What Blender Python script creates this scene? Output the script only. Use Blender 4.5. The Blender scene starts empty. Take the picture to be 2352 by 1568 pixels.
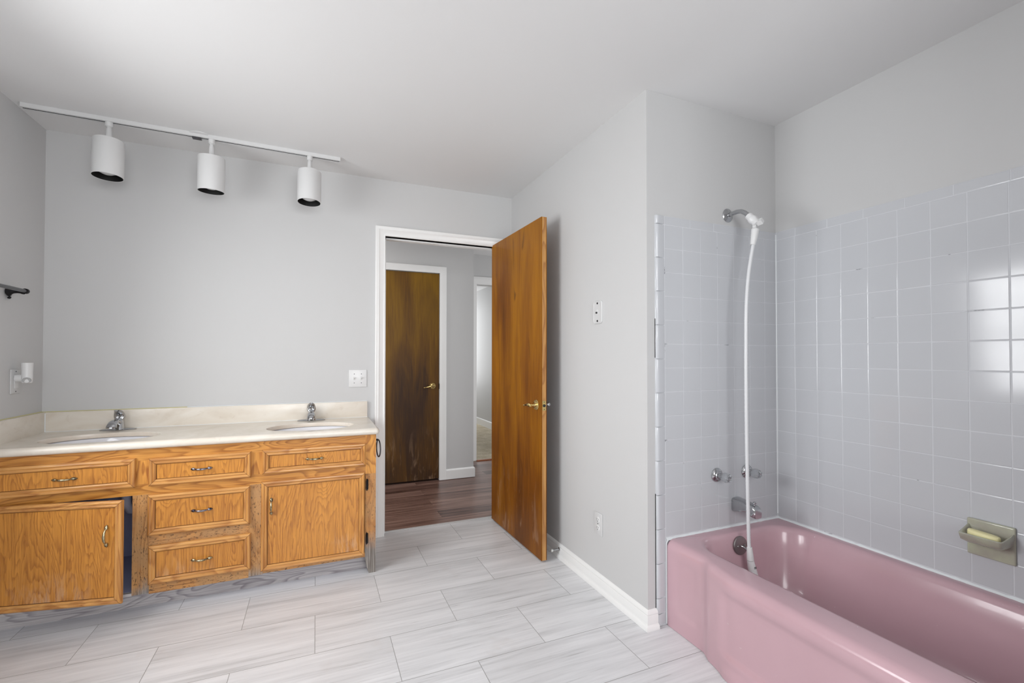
import bpy, bmesh, math, random
from mathutils import Vector, Matrix
random.seed(7)
PI = math.pi
SC = bpy.context.scene
COL = SC.collection

# ------------------------------------------------------------------ camera, world, light, exposure
F_PX = 1038.2146; YAW = 0.3934; PITCH = 0.0136; ROLL = 0.0009; CAM_H = 1.2205
_fw = Vector((math.sin(YAW) * math.cos(PITCH), math.cos(YAW) * math.cos(PITCH), math.sin(PITCH)))
_r0 = Vector((math.cos(YAW), -math.sin(YAW), 0)); _u0 = _r0.cross(_fw)
_r = _r0 * math.cos(ROLL) + _u0 * math.sin(ROLL); _u = _u0 * math.cos(ROLL) - _r0 * math.sin(ROLL)
cd = bpy.data.cameras.new('camera'); cam = bpy.data.objects.new('camera', cd); COL.objects.link(cam)
cam.matrix_world = Matrix(((_r.x, _u.x, -_fw.x, 0), (_r.y, _u.y, -_fw.y, 0), (_r.z, _u.z, -_fw.z, CAM_H), (0, 0, 0, 1)))
cd.sensor_fit = 'HORIZONTAL'; cd.sensor_width = 36; cd.lens = F_PX / 2352 * 36
cd.shift_x = 19.3 / 2352; cd.shift_y = 22.5 / 2352; cd.clip_start = 0.02
SC.camera = cam
SC.view_settings.view_transform = 'Standard'; SC.view_settings.look = 'None'
SC.view_settings.gamma = 1; SC.view_settings.use_curve_mapping = False
SC.view_settings.exposure = 0.0

W = bpy.data.worlds.new('sky'); SC.world = W; W.use_nodes = True
W.node_tree.nodes['Background'].inputs[0].default_value = (0.92, 0.96, 1.0, 1)
W.node_tree.nodes['Background'].inputs[1].default_value = 1.6

# room dimensions (metres)
XL, YB, XS, YC, XR, H = -1.354, 3.188, 1.389, 1.642, 2.233, 2.447
YN = -1.45           # wall behind the camera
WIN = (1.15, 2.27, 0.88, 2.02)     # window in the left wall: y0, y1, z0, z1
WIN2 = (-0.45, 1.30, 0.85, 2.15)   # window added for light in the wall behind the camera: x0, x1, z0, z1

def area(name, loc, direction, sx, sy, power, col=(1, 1, 1), spread=180):
    l = bpy.data.lights.new(name, 'AREA'); l.shape = 'RECTANGLE'; l.size = sx; l.size_y = sy
    l.energy = power; l.color = col; l.spread = math.radians(spread)
    o = bpy.data.objects.new(name, l); COL.objects.link(o); o.location = loc
    o.rotation_euler = Vector(direction).to_track_quat('-Z', 'Y').to_euler()
    return o
area('daylight_left_window', (XL - 0.19, (WIN[0] + WIN[1]) / 2, (WIN[2] + WIN[3]) / 2), (1, 0, -0.3), WIN[1] - WIN[0], WIN[3] - WIN[2], 43, (0.98, 0.99, 1), 150)
area('added_rear_window_light', ((WIN2[0] + WIN2[1]) / 2, YN - 0.19, (WIN2[2] + WIN2[3]) / 2), (0, 1, -0.12), WIN2[1] - WIN2[0], WIN2[3] - WIN2[2], 67, (0.99, 0.995, 1), 170)  # lamp of the unseen rear window, added to match the room's light
area('hall_fill_top', (0.0, 3.86, H - 0.04), (0, 0, -1), 0.35, 0.35, 5, (1, 0.96, 0.92))  # unseen fill lamp added to brighten the hall, no fixture there
area('hall_fill_left', (-1.45, 3.86, 1.2), (1, 0, 0), 0.8, 1.9, 20, (0.98, 0.99, 1))  # added fill panel at the left hall end, no opening behind it
area('hall_fill_right', (3.45, 3.9, 1.2), (-1, 0, 0), 0.8, 1.9, 22, (0.98, 0.99, 1))  # added fill panel at the right hall end, grazing the hall wall
area('bedroom_fill', (2.2, 8.55, 1.5), (0, -1, 0), 1.2, 1.6, 25, (0.97, 0.985, 1))  # added fill panel lighting the far room, no window modelled

# ------------------------------------------------------------------ helpers
def s2l(c):
    return tuple(((v / 255) / 12.92 if v / 255 <= 0.04045 else ((v / 255 + 0.055) / 1.055) ** 2.4) for v in c) + (1,)

def mat(name, rgb, rough=0.5, metal=0.0, spec=None, coat=0, bump=None, bump_scale=200, bump_str=0.1, trans=0, ior=None):
    m = bpy.data.materials.new(name); m.use_nodes = True
    nt = m.node_tree; b = nt.nodes['Principled BSDF']
    b.inputs['Base Color'].default_value = s2l(rgb); b.inputs['Roughness'].default_value = rough
    b.inputs['Metallic'].default_value = metal
    if spec is not None: b.inputs['Specular IOR Level'].default_value = spec
    if coat: b.inputs['Coat Weight'].default_value = coat; b.inputs['Coat Roughness'].default_value = 0.05
    if trans: b.inputs['Transmission Weight'].default_value = trans
    if ior: b.inputs['IOR'].default_value = ior
    if bump:
        n = nt.nodes.new('ShaderNodeTexNoise'); n.inputs['Scale'].default_value = bump_scale
        tc = nt.nodes.new('ShaderNodeTexCoord'); nt.links.new(tc.outputs['Object'], n.inputs['Vector'])
        bp = nt.nodes.new('ShaderNodeBump'); bp.inputs['Strength'].default_value = bump_str; bp.inputs['Distance'].default_value = bump
        nt.links.new(n.outputs['Fac'], bp.inputs['Height']); nt.links.new(bp.outputs[0], b.inputs['Normal'])
    return m

class NT:
    """small node-graph helper"""
    def __init__(s, m):
        s.m = m; s.nt = m.node_tree; s.b = s.nt.nodes['Principled BSDF']
        s.tc = s.n('TexCoord').outputs['Object']
    def n(s, t, **kw):
        x = s.nt.nodes.new('ShaderNode' + t)
        for k, v in kw.items(): setattr(x, k, v)
        return x
    def l(s, a, b): s.nt.links.new(a, b)
    def setin(s, sock, v):
        if hasattr(v, 'is_output'): s.l(v, sock)
        else: sock.default_value = v
    def math(s, op, a, b=0.0, c=None):
        x = s.n('Math', operation=op); s.setin(x.inputs[0], a); s.setin(x.inputs[1], b)
        if c is not None: s.setin(x.inputs[2], c)
        return x.outputs[0]
    def mapping(s, scale=(1, 1, 1), loc=(0, 0, 0), rot=(0, 0, 0), vec=None):
        x = s.n('Mapping'); s.l(vec or s.tc, x.inputs[0])
        x.inputs['Location'].default_value = loc; x.inputs['Rotation'].default_value = rot; x.inputs['Scale'].default_value = scale
        return x.outputs[0]
    def noise(s, vec, scale=1, detail=3, rough=0.5, dist=0):
        x = s.n('TexNoise'); s.l(vec, x.inputs['Vector']); x.inputs['Scale'].default_value = scale
        x.inputs['Detail'].default_value = detail; x.inputs['Roughness'].default_value = rough; x.inputs['Distortion'].default_value = dist
        return x.outputs['Fac']
    def ramp(s, fac, stops):
        x = s.n('ValToRGB'); s.setin(x.inputs[0], fac); r = x.color_ramp
        while len(r.elements) < len(stops): r.elements.new(0.5)
        for e, (p, c) in zip(r.elements, stops):
            e.position = p; e.color = c if len(c) == 4 else s2l(c)
        return x.outputs[0]
    def mix(s, fac, a, b, mode='MIX'):
        x = s.n('MixRGB', blend_type=mode); s.setin(x.inputs[0], fac)
        for i, v in ((1, a), (2, b)):
            s.setin(x.inputs[i], v if hasattr(v, 'is_output') else (v if len(v) == 4 else s2l(v)))
        return x.outputs[0]
    def sep(s, vec=None):
        x = s.n('SeparateXYZ'); s.l(vec or s.tc, x.inputs[0]); return x.outputs
    def bump(s, h, strength=0.2, dist=0.002):
        x = s.n('Bump'); x.inputs['Strength'].default_value = strength; x.inputs['Distance'].default_value = dist
        s.l(h, x.inputs['Height']); s.l(x.outputs[0], s.b.inputs['Normal'])
    def color(s, v): s.l(v, s.b.inputs['Base Color'])

G1, G0 = (1, 1, 1, 1), (0, 0, 0, 1)

def wood(name, light, dark, grain='z', contour=14, rough=0.35, worn=0, seed=0, footwear=0, lines=0.42, jag=0.0, deep=None, coat=0.0, fscale=1.0, graybase=0):
    """veneer: contour lines of a stretched noise, plus fine fibres along the grain"""
    m = mat(name, light, rough, coat=coat); t = NT(m)
    ax = 'xyz'.index(grain)
    sc = [7.5 * fscale] * 3; sc[ax] = 1.5 * fscale
    n = t.noise(t.mapping(sc, (seed * 3.1, seed * 1.7, seed * 2.3)), 1, 2, 0.45, 0.6)
    fs = [170] * 3; fs[ax] = 5
    fib = t.noise(t.mapping(fs), 1, 3, 0.6)
    if jag:
        js = [75] * 3; js[ax] = 9
        n = t.math('ADD', n, t.math('MULTIPLY', t.noise(t.mapping(js), 1, 3, 0.65), jag))
    fr = t.math('FRACT', t.math('MULTIPLY', n, contour))
    line = t.ramp(fr, [(0.0, G0), (0.45, (0.12, 0.12, 0.12, 1)), (0.86, (0.85, 0.85, 0.85, 1)), (1.0, G0)])
    big = t.noise(t.mapping((2.2, 2.2, 1.6), (seed, 0, seed)), 1, 2)
    f = t.math('ADD', t.math('MULTIPLY', line, lines), t.math('MULTIPLY', fib, 0.75))
    f = t.math('ADD', f, t.math('MULTIPLY', big, 0.35))
    col = t.ramp(f, [(0.42, light), (0.96, dark)]) if deep is None else t.ramp(f, [(0.35, light), (0.75, dark), (1.05 if False else 1.0, deep)])
    xyz = t.sep()
    if worn:
        pn = t.noise(t.mapping((190, 190, 60) if grain == 'z' else (60, 190, 190)), 1, 3, 0.6)
        pits = t.math('MULTIPLY', t.ramp(pn, [(0.38, G1), (0.425, G0)]), t.ramp(t.noise(t.mapping((16, 16, 10), (2, 2, 2)), 1, 2), [(0.36, G0), (0.46, G1)]))
        w2 = t.noise(t.mapping((9, 9, 5)), 1, 4, 0.6)
        wm = t.ramp(w2, [(0.42, G0), (0.56, G1)])
        col = t.mix(t.math('MULTIPLY', wm, 0.75 * worn), col, (176, 136, 92))
        col = t.mix(t.math('MULTIPLY', pits, 0.8 * worn), col, (74, 50, 32))
    if footwear:
        w4 = t.noise(t.mapping((42, 42, 9)), 1, 4, 0.7)
        lim = t.ramp(xyz[2], [(0.10, G1), (footwear, G0)])
        side = t.ramp(t.noise(t.mapping((3.5, 3.5, 2), (1, 1, 1)), 1, 1), [(0.42, G0), (0.6, G1)])
        fm = t.math('MULTIPLY', t.math('MULTIPLY', t.ramp(w4, [(0.47, G0), (0.62, G1)]), lim), side)
        col = t.mix(t.math('MULTIPLY', fm, 0.6), col, (206, 176, 148))
    if graybase:
        w3 = t.noise(t.mapping((7, 7, 7)), 1, 4, 0.6)
        zz = t.math('ADD', xyz[2], t.math('MULTIPLY', t.math('SUBTRACT', w3, 0.5), -0.16))
        gm = t.ramp(t.math('DIVIDE', zz, graybase), [(0.55, G1), (1.0, G0)])
        gcol = t.ramp(fib, [(0.35, (160, 154, 148)), (0.62, (104, 96, 90))])
        col = t.mix(gm, col, gcol)
    t.color(col); t.bump(f, 0.12 + 0.3 * worn, 0.0015)
    return m

# ------------------------------------------------------------------ materials
M = {}
M['wall'] = mat('wall_paint_grey', (200, 200, 200), 0.62, bump=0.0006, bump_scale=160, bump_str=0.12)
M['ceiling'] = mat('ceiling_paint', (225, 225, 225), 0.8, bump=0.0006, bump_scale=130, bump_str=0.15)
M['white'] = mat('white_gloss_paint', (236, 236, 235), 0.33)
M['plastic'] = mat('white_plastic', (218, 218, 218), 0.3)
M['plate'] = mat('painted_plate', (205, 205, 205), 0.45)
M['lamp_white'] = mat('lamp_white_metal', (214, 214, 214), 0.42)
M['black'] = mat('black_baffle', (10, 10, 10), 0.6)
M['dark'] = mat('dark_slot', (28, 28, 28), 0.6)
M['bulb'] = mat('bulb_glass', (205, 205, 205), 0.25)
M['chrome'] = mat('chrome', (186, 187, 189), 0.1, 1.0)
M['chrome_dull'] = mat('dull_chrome', (150, 147, 146), 0.36, 1.0, bump=0.001, bump_scale=60, bump_str=0.3)
M['brass'] = mat('polished_brass', (216, 190, 128), 0.16, 1.0)
M['pewter'] = mat('dark_pewter', (96, 96, 100), 0.3, 1.0)
M['black_iron'] = mat('black_iron', (34, 32, 34), 0.42, 0.7)
M['cream'] = mat('basin_porcelain', (232, 233, 238), 0.08, coat=0.4)
M['caulk'] = mat('caulk', (226, 230, 232), 0.45, bump=0.002, bump_scale=60, bump_str=0.4)
M['caulk_yellow'] = mat('old_yellow_caulk', (206, 198, 140), 0.5)
M['hole'] = mat('dark_hole', (14, 14, 16), 0.8)
M['inside'] = mat('cabinet_inside', (172, 180, 216), 0.6)  # blue tinge of the shaded interior put into the base colour
M['pvc'] = mat('white_pipe', (215, 218, 236), 0.4)
M['soap'] = mat('yellow_soap', (238, 230, 178), 0.45)
M['rubber'] = mat('white_rubber', (215, 215, 212), 0.5)
M['acrylic'] = mat('clear_acrylic', (205, 208, 211), 0.14, trans=0.8, ior=1.45)
M['hose'] = mat('white_hose', (214, 215, 217), 0.3)

# antique brass pulls: patchy bright brass and dark pewter
def antique(name, bright, darkc, k):
    m = mat(name, bright, 0.28, 1.0); t = NT(m)
    n = t.noise(t.mapping((60, 60, 60), (k, k, 0)), 1, 3)
    t.color(t.ramp(n, [(0.4, darkc), (0.58, bright)])); return m
M['pull_brass'] = antique('antique_brass', (192, 180, 146), (104, 96, 80), 1)
M['pull_pewter'] = antique('tarnished_pewter', (150, 148, 158), (62, 60, 72), 4)

# tile glaze, per-tile variation comes from tiny tilts of each tile in the mesh
M['tile'] = mat('grey_blue_glaze', (197, 199, 203), 0.12, coat=0.0, bump=0.0008, bump_scale=9, bump_str=0.2)
m = mat('grout', (214, 216, 220), 0.7); t = NT(m)
gn = t.noise(t.mapping((9, 9, 9)), 1, 4, 0.7)
t.color(t.ramp(gn, [(0.28, (110, 112, 116)), (0.34, (208, 210, 214))])); M['grout'] = m

# pink enamel
m = mat('pink_enamel', (194, 160, 168), 0.12, coat=0.25); t = NT(m)
n = t.noise(t.mapping((3, 3, 3)), 1, 3)
c = t.ramp(n, [(0.3, (192, 158, 166)), (0.7, (198, 164, 172))])
sp = t.noise(t.mapping((90, 90, 90), (5, 2, 1)), 1, 2)
c = t.mix(t.ramp(sp, [(0.775, G0), (0.79, G1)]), c, (214, 196, 200)); t.color(c)
t.l(t.ramp(n, [(0.3, (0.17,) * 3 + (1,)), (0.7, (0.24,) * 3 + (1,))]), t.b.inputs['Roughness'])
M['pink'] = m

# cultured marble
m = mat('cultured_marble', (226, 220, 208), 0.26, coat=0.06); t = NT(m)
n1 = t.noise(t.mapping((3, 3, 6)), 1, 5, 0.6, 1.5)
n2 = t.noise(t.mapping((11, 11, 20)), 1, 4, 0.6, 2.0)
c = t.ramp(n1, [(0.3, (214, 204, 190)), (0.5, (222, 214, 202)), (0.7, (228, 222, 212))])
c = t.mix(t.math('MULTIPLY', t.ramp(n2, [(0.6, G0), (0.72, G1)]), 0.3), c, (196, 182, 168))
t.color(c); M['marble'] = m

# floor tiles: bond pattern, wood-stone streaks
def floor_mat():
    m = mat('floor_tile_grey', (205, 205, 206), 0.36); t = NT(m)
    v = t.mapping((1, 1, 1), (-0.003, -1.735 + 0.2985 * 10, 0))
    b = t.n('TexBrick'); t.l(v, b.inputs['Vector']); b.offset = 0.5; b.offset_frequency = 2
    b.inputs['Scale'].default_value = 1; b.inputs['Brick Width'].default_value = 0.608; b.inputs['Row Height'].default_value = 0.2985
    b.inputs['Mortar Size'].default_value = 0.0013; b.inputs['Mortar Smooth'].default_value = 0.1; b.inputs['Bias'].default_value = 0
    b.inputs['Color1'].default_value = (0, 0, 0, 1); b.inputs['Color2'].default_value = (1, 1, 1, 1); b.inputs['Mortar'].default_value = (0.5, 0.5, 0.5, 1)
    rnd = b.outputs['Color']; mort = b.outputs['Fac']
    cx = t.n('CombineXYZ'); o = t.sep()
    t.l(t.math('ADD', o[0], t.math('MULTIPLY', rnd, 7.3)), cx.inputs[0]); t.l(o[1], cx.inputs[1]); t.l(t.math('MULTIPLY', rnd, 11.0), cx.inputs[2])
    vv = cx.outputs[0]
    st = t.noise(t.mapping((1.5, 26, 1), vec=vv), 1, 4, 0.6, 0.5)
    fine = t.noise(t.mapping((4.5, 110, 1), vec=vv), 1, 4, 0.65, 0.4)
    cloud = t.noise(t.mapping((1.6, 4.0, 1), vec=vv), 1, 2)
    f = t.math('ADD', t.math('MULTIPLY', st, 0.55), t.math('ADD', t.math('MULTIPLY', fine, 0.3), t.math('MULTIPLY', cloud, 0.25)))
    c = t.ramp(f, [(0.38, (186, 186, 187)), (0.5, (210, 210, 212)), (0.66, (226, 226, 228))])
    thin = t.ramp(fine, [(0.31, G1), (0.36, G0)])
    c = t.mix(t.math('MULTIPLY', thin, 0.35), c, (160, 158, 158))
    dn = t.noise(t.mapping((2.3, 2.3, 1), (4, 1, 0)), 1, 4, 0.7)
    c = t.mix(t.math('MULTIPLY', t.ramp(dn, [(0.62, G0), (0.74, G1)]), 0.25), c, (186, 176, 170))
    c = t.mix(mort, c, (150, 150, 148))
    t.color(c); t.bump(t.math('SUBTRACT', 1.0, mort), 0.4, 0.001)
    return m
M['floor'] = floor_mat()

def plank_mat():
    m = mat('hall_vinyl_plank', (110, 86, 76), 0.32); t = NT(m)
    v = t.mapping((1, 1, 1), (0.3, 0.05, 0))
    b = t.n('TexBrick'); t.l(v, b.inputs['Vector']); b.offset = 0.37; b.offset_frequency = 2
    b.inputs['Scale'].default_value = 1; b.inputs['Brick Width'].default_value = 1.2; b.inputs['Row Height'].default_value = 0.15
    b.inputs['Mortar Size'].default_value = 0.001; b.inputs['Bias'].default_value = 0
    b.inputs['Color1'].default_value = (0, 0, 0, 1); b.inputs['Color2'].default_value = (1, 1, 1, 1)
    rnd = b.outputs['Color']; o = t.sep(); cx = t.n('CombineXYZ')
    t.l(t.math('ADD', o[0], t.math('MULTIPLY', rnd, 5.0)), cx.inputs[0]); t.l(o[1], cx.inputs[1]); t.l(rnd, cx.inputs[2])
    f = t.noise(t.mapping((1.6, 34, 2), vec=cx.outputs[0]), 1, 4, 0.6, 0.6)
    f = t.math('ADD', f, t.math('MULTIPLY', t.math('SUBTRACT', rnd, 0.5), 0.24))
    c = t.ramp(f, [(0.34, (72, 50, 42)), (0.5, (112, 84, 74)), (0.68, (142, 113, 101))])
    c = t.mix(t.math('MULTIPLY', b.outputs['Fac'], 0.6), c, (50, 36, 30)); t.color(c)
    return m
M['plank'] = plank_mat()

m = mat('beige_carpet', (196, 184, 160), 0.95); t = NT(m)
n = t.noise(t.mapping((120, 120, 120)), 1, 3, 0.7); n2 = t.noise(t.mapping((6, 6, 6)), 1, 4, 0.7)
t.color(t.ramp(t.math('ADD', t.math('MULTIPLY', n, 0.5), t.math('MULTIPLY', n2, 0.5)), [(0.35, (160, 146, 118)), (0.62, (214, 203, 182))])); t.bump(n, 0.8, 0.006)
M['carpet'] = m

OAK_L, OAK_D = (220, 156, 72), (156, 94, 36)
M['oak_v'] = wood('oak_vertical', OAK_L, OAK_D, 'z', 18, 0.33, seed=1, coat=0.12)
M['oak_h'] = wood('oak_horizontal', (212, 150, 72), (148, 90, 34), 'x', 16, 0.33, seed=2, coat=0.12)
M['oak_mv'] = wood('oak_moulding_v', (214, 156, 86), (164, 106, 52), 'z', 10, 0.3, seed=3, coat=0.15)
M['oak_mh'] = wood('oak_moulding_h', (216, 160, 92), (166, 108, 54), 'x', 10, 0.3, seed=4, coat=0.15)
M['oak_worn_v'] = wood('oak_worn_v', (204, 152, 92), (152, 104, 58), 'z', 12, 0.55, worn=1, seed=5, graybase=0.14)
M['oak_worn_h'] = wood('oak_worn_h', (206, 150, 88), (150, 100, 54), 'x', 12, 0.55, worn=1, seed=6)
M['oak_end'] = wood('oak_end_stile', (212, 150, 82), (160, 104, 52), 'z', 12, 0.5, worn=0.7, seed=8, graybase=0.26)
M['kick'] = wood('grey_weathered_kick', (196, 192, 192), (136, 130, 134), 'x', 14, 0.65, worn=0.0, seed=7)
M['oak_panel'] = wood('oak_door_panel', (213, 146, 62), (150, 90, 36), 'z', 24, 0.33, seed=9, coat=0.12, footwear=0.28, lines=0.3, jag=0.06)

def flush_door(name, light, dark, deep, seed, wear):
    m = mat(name, light, 0.42, spec=0.22); t = NT(m)
    n = t.noise(t.mapping((6, 6, 0.9), (seed, seed, seed)), 1, 3, 0.55, 0.6)
    fib = t.noise(t.mapping((120, 120, 4), (seed, 0, 0)), 1, 4, 0.65)
    big = t.noise(t.mapping((1.6, 1.6, 0.8), (seed * 2, 0, seed)), 1, 3, 0.5)
    f = t.math('ADD', t.math('MULTIPLY', n, 0.45), t.math('ADD', t.math('MULTIPLY', fib, 0.25), t.math('MULTIPLY', big, 0.35)))
    z = t.sep()[2]
    f = t.math('SUBTRACT', f, t.math('MULTIPLY', t.math('SUBTRACT', t.math('DIVIDE', z, 2.06), 0.5), 0.16))
    c = t.ramp(f, [(0.38, light), (0.54, dark), (0.68, deep)])
    # knots of darker figure
    k = t.noise(t.mapping((9, 9, 2.2), (seed + 3, 1, 2)), 1, 2, 0.5, 1.2)
    c = t.mix(t.math('MULTIPLY', t.ramp(k, [(0.66, G0), (0.74, G1)]), 0.55), c, deep)
    # scuffed pale patches near the foot
    wn = t.noise(t.mapping((16, 16, 3.2), (seed, 2, 5)), 1, 4, 0.65, 0.8)
    lim = t.ramp(z, [(0.02, G1), (0.55, G0)])
    c = t.mix(t.math('MULTIPLY', t.math('MULTIPLY', t.ramp(wn, [(0.55, G0), (0.72, G1)]), lim), wear), c, (172, 140, 112))
    t.color(c); t.bump(fib, 0.06, 0.001)
    return m
M['door_wood'] = flush_door('amber_stained_door', (158, 101, 4), (118, 66, 4), (70, 36, 6), 1.3, 0.8)
M['closet_wood'] = flush_door('dark_stained_door', (132, 96, 22), (98, 66, 22), (62, 42, 28), 4.7, 0.7)
M['door_edge'] = wood('door_edge', (196, 146, 84), (150, 98, 50), 'z', 9, 0.45, seed=12)

# soap dish glaze
m = mat('olive_grey_glaze', (168, 168, 148), 0.15, coat=0.3); t = NT(m)
n = t.noise(t.mapping((14, 14, 14)), 1, 3)
t.color(t.ramp(n, [(0.35, (172, 168, 156)), (0.65, (188, 192, 168))])); M['dish'] = m

# ------------------------------------------------------------------ mesh helpers
class MB:
    def __init__(s): s.v = []; s.f = []; s.m = []; s.mi = 0
    def add(s, vs, fs):
        o = len(s.v); s.v += [tuple(v) for v in vs]
        for f in fs: s.f.append([i + o for i in f]); s.m.append(s.mi)
        return s
    def box(s, x0, x1, y0, y1, z0, z1):
        vs = [(x0, y0, z0), (x1, y0, z0), (x1, y1, z0), (x0, y1, z0), (x0, y0, z1), (x1, y0, z1), (x1, y1, z1), (x0, y1, z1)]
        return s.add(vs, [(0, 3, 2, 1), (4, 5, 6, 7), (0, 1, 5, 4), (1, 2, 6, 5), (2, 3, 7, 6), (3, 0, 4, 7)])
    def bbox(s, x0, x1, y0, y1, z0, z1, b=0.002, seg=2):
        bm = bmesh.new(); bmesh.ops.create_cube(bm, size=1)
        for v in bm.verts:
            v.co = Vector(((x0 + x1) / 2 + v.co.x * (x1 - x0), (y0 + y1) / 2 + v.co.y * (y1 - y0), (z0 + z1) / 2 + v.co.z * (z1 - z0)))
        bmesh.ops.bevel(bm, geom=bm.edges[:], offset=b, segments=seg, profile=0.6, affect='EDGES')
        bm.verts.index_update()
        s.add([v.co for v in bm.verts], [[v.index for v in f.verts] for f in bm.faces]); bm.free(); return s
    def rings(s, rings, closed=True, cap0=False, cap1=False, flip=False):
        n = len(rings[0]); vs = [p for r in rings for p in r]; fs = []
        for i in range(len(rings) - 1):
            for j in range(n if closed else n - 1):
                k = (j + 1) % n
                q = (i * n + j, i * n + k, (i + 1) * n + k, (i + 1) * n + j)
                fs.append(q[::-1] if flip else q)
        if cap0: fs.append(tuple(range(n))[::-1] if not flip else tuple(range(n)))
        if cap1:
            q = tuple(range((len(rings) - 1) * n, len(rings) * n)); fs.append(q if not flip else q[::-1])
        return s.add(vs, fs)
    def tube(s, pts, rad, n=16, sq=(1, 1), up=(0, 0, 1), caps=True):
        pts = [Vector(p) for p in pts]
        if not hasattr(rad, '__len__'): rad = [rad] * len(pts)
        rings = []; u = Vector(up)
        for i, p in enumerate(pts):
            d = (pts[min(i + 1, len(pts) - 1)] - pts[max(i - 1, 0)]).normalized()
            a = u - d * u.dot(d)
            if a.length < 1e-4:
                a = Vector((1, 0, 0)) - d * d.x
                if a.length < 1e-4: a = Vector((0, 1, 0))
            a.normalize(); b = d.cross(a); u = a
            R = rad[i]; ra, rb = (R if hasattr(R, '__len__') else (R * sq[0], R * sq[1]))
            rings.append([p + a * ra * math.cos(2 * PI * k / n) + b * rb * math.sin(2 * PI * k / n) for k in range(n)])
        return s.rings(rings, cap0=caps, cap1=caps)
    def lathe(s, prof, origin, axis, n=32, sx=1.0, ref=None, flutes=8, open_end=False):
        """prof: (radius, height along axis)"""
        o = Vector(origin); ax = Vector(axis).normalized()
        r = Vector(ref) if ref else (Vector((0, 0, 1)) if abs(ax.z) < 0.9 else Vector((1, 0, 0)))
        a = (r - ax * r.dot(ax)).normalized(); b = ax.cross(a)
        rings = []
        for pr in prof:
            R, h = pr[0], pr[1]; fl = pr[2] if len(pr) > 2 else 0
            rings.append([o + ax * h + a * (R * (1 - fl * (0.5 + 0.5 * math.cos(flutes * 2 * PI * k / n)))) * math.cos(2 * PI * k / n)
                          + b * sx * (R * (1 - fl * (0.5 + 0.5 * math.cos(flutes * 2 * PI * k / n)))) * math.sin(2 * PI * k / n) for k in range(n)])
        return s.rings(rings, cap0=prof[0][0] > 1e-5 and not open_end, cap1=prof[-1][0] > 1e-5 and not open_end)
    def obj(s, name, mats, parent=None, loc=None, smooth=False, auto=None, merge=False):
        """parent: vertices are stored relative to the root's location"""
        root = parent
        while root is not None and root.parent is not None: root = root.parent
        base = Vector(root.location) if root is not None else (Vector(loc) if loc else Vector((0, 0, 0)))
        me = bpy.data.meshes.new(name)
        me.from_pydata([tuple(Vector(v) - base) for v in s.v], [], s.f)
        mats = mats if isinstance(mats, (list, tuple)) else [mats]
        for x in mats: me.materials.append(x)
        for p, i in zip(me.polygons, s.m): p.material_index = i
        bm = bmesh.new(); bm.from_mesh(me)
        bmesh.ops.remove_doubles(bm, verts=bm.verts, dist=1e-6) if merge else None
        bmesh.ops.recalc_face_normals(bm, faces=bm.faces)
        bm.to_mesh(me); bm.free()
        if smooth: 
            for p in me.polygons: p.use_smooth = True
            me.set_sharp_from_angle(angle=math.radians(auto or 40))
        o = bpy.data.objects.new(name, me); COL.objects.link(o)
        if parent is not None: o.parent = parent
        elif loc: o.location = loc
        return o

def rot_pts(mb, piv, axis, ang, start=0):
    R = Matrix.Rotation(ang, 4, axis); p = Vector(piv)
    for i in range(start, len(mb.v)): mb.v[i] = tuple(R @ (Vector(mb.v[i]) - p) + p)

def thing(name, label, cat, loc, group=None):
    o = bpy.data.objects.new(name, None); COL.objects.link(o); o.location = loc; o.empty_display_size = 0.05
    o['label'] = label; o['category'] = cat
    if group: o['group'] = group
    bpy.context.view_layer.update()
    return o
def tag(o, label, cat, group=None):
    o['label'] = label; o['category'] = cat
    if group: o['group'] = group
    return o
def struct(o, label=None):
    o['kind'] = 'structure'
    if label: o['label'] = label
    return o

# ------------------------------------------------------------------ room shell
T = 0.12
struct(MB().box(XL - T, XR + T, YN - T, 3.248, -0.06, 0).obj('floor', M['floor']), 'grey stone-look tile floor in running bond')
struct(MB().box(XL - T, 3.6, YN - T, 9.2, H, H + 0.08).obj('ceiling', M['ceiling']), 'flat light grey painted ceiling')
def wall(name, boxes, label, m='wall'):
    b = MB()
    for q in boxes: b.box(*q)
    return struct(b.obj(name, M[m]), label)
DX0, DX1, DZ = 0.437, 1.273, 2.057
wall('wall_back', [(XL - T, DX0, YB, YB + T, 0, H), (DX0, DX1, YB, YB + T, DZ, H), (DX1, 3.6, YB, YB + T, 0, H)], 'grey painted wall above the vanity with the doorway')
wall('wall_left', [(XL - T, XL, WIN[1], YB, 0, H), (XL - T, XL, YN - T, WIN[0], 0, H), (XL - T, XL, WIN[0], WIN[1], 0, WIN[2]), (XL - T, XL, WIN[0], WIN[1], WIN[3], H)], 'grey painted wall left of the vanity')
wall('wall_near', [(XL, WIN2[0], YN - T, YN, 0, H), (WIN2[1], XR + T, YN - T, YN, 0, H), (WIN2[0], WIN2[1], YN - T, YN, 0, WIN2[2]), (WIN2[0], WIN2[1], YN - T, YN, WIN2[3], H)], 'grey painted wall behind the viewer')
wr = wall('wall_right', [(XS, XR + T, YC + 0.004, YB, 0, H)], 'grey painted wall with the switch plate, turning the corner to the tub')
we = wall('wall_tub', [(XR + 0.004, XR + T, YN, YC + 0.004, 0, H)], 'grey painted wall above the long row of bathtub tiles')
wn = wall('wall_tub_foot', [(XS + 0.05, XR + 0.004, YN, 0.112, 0, H)], 'grey painted wall at the foot of the bathtub')

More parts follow.
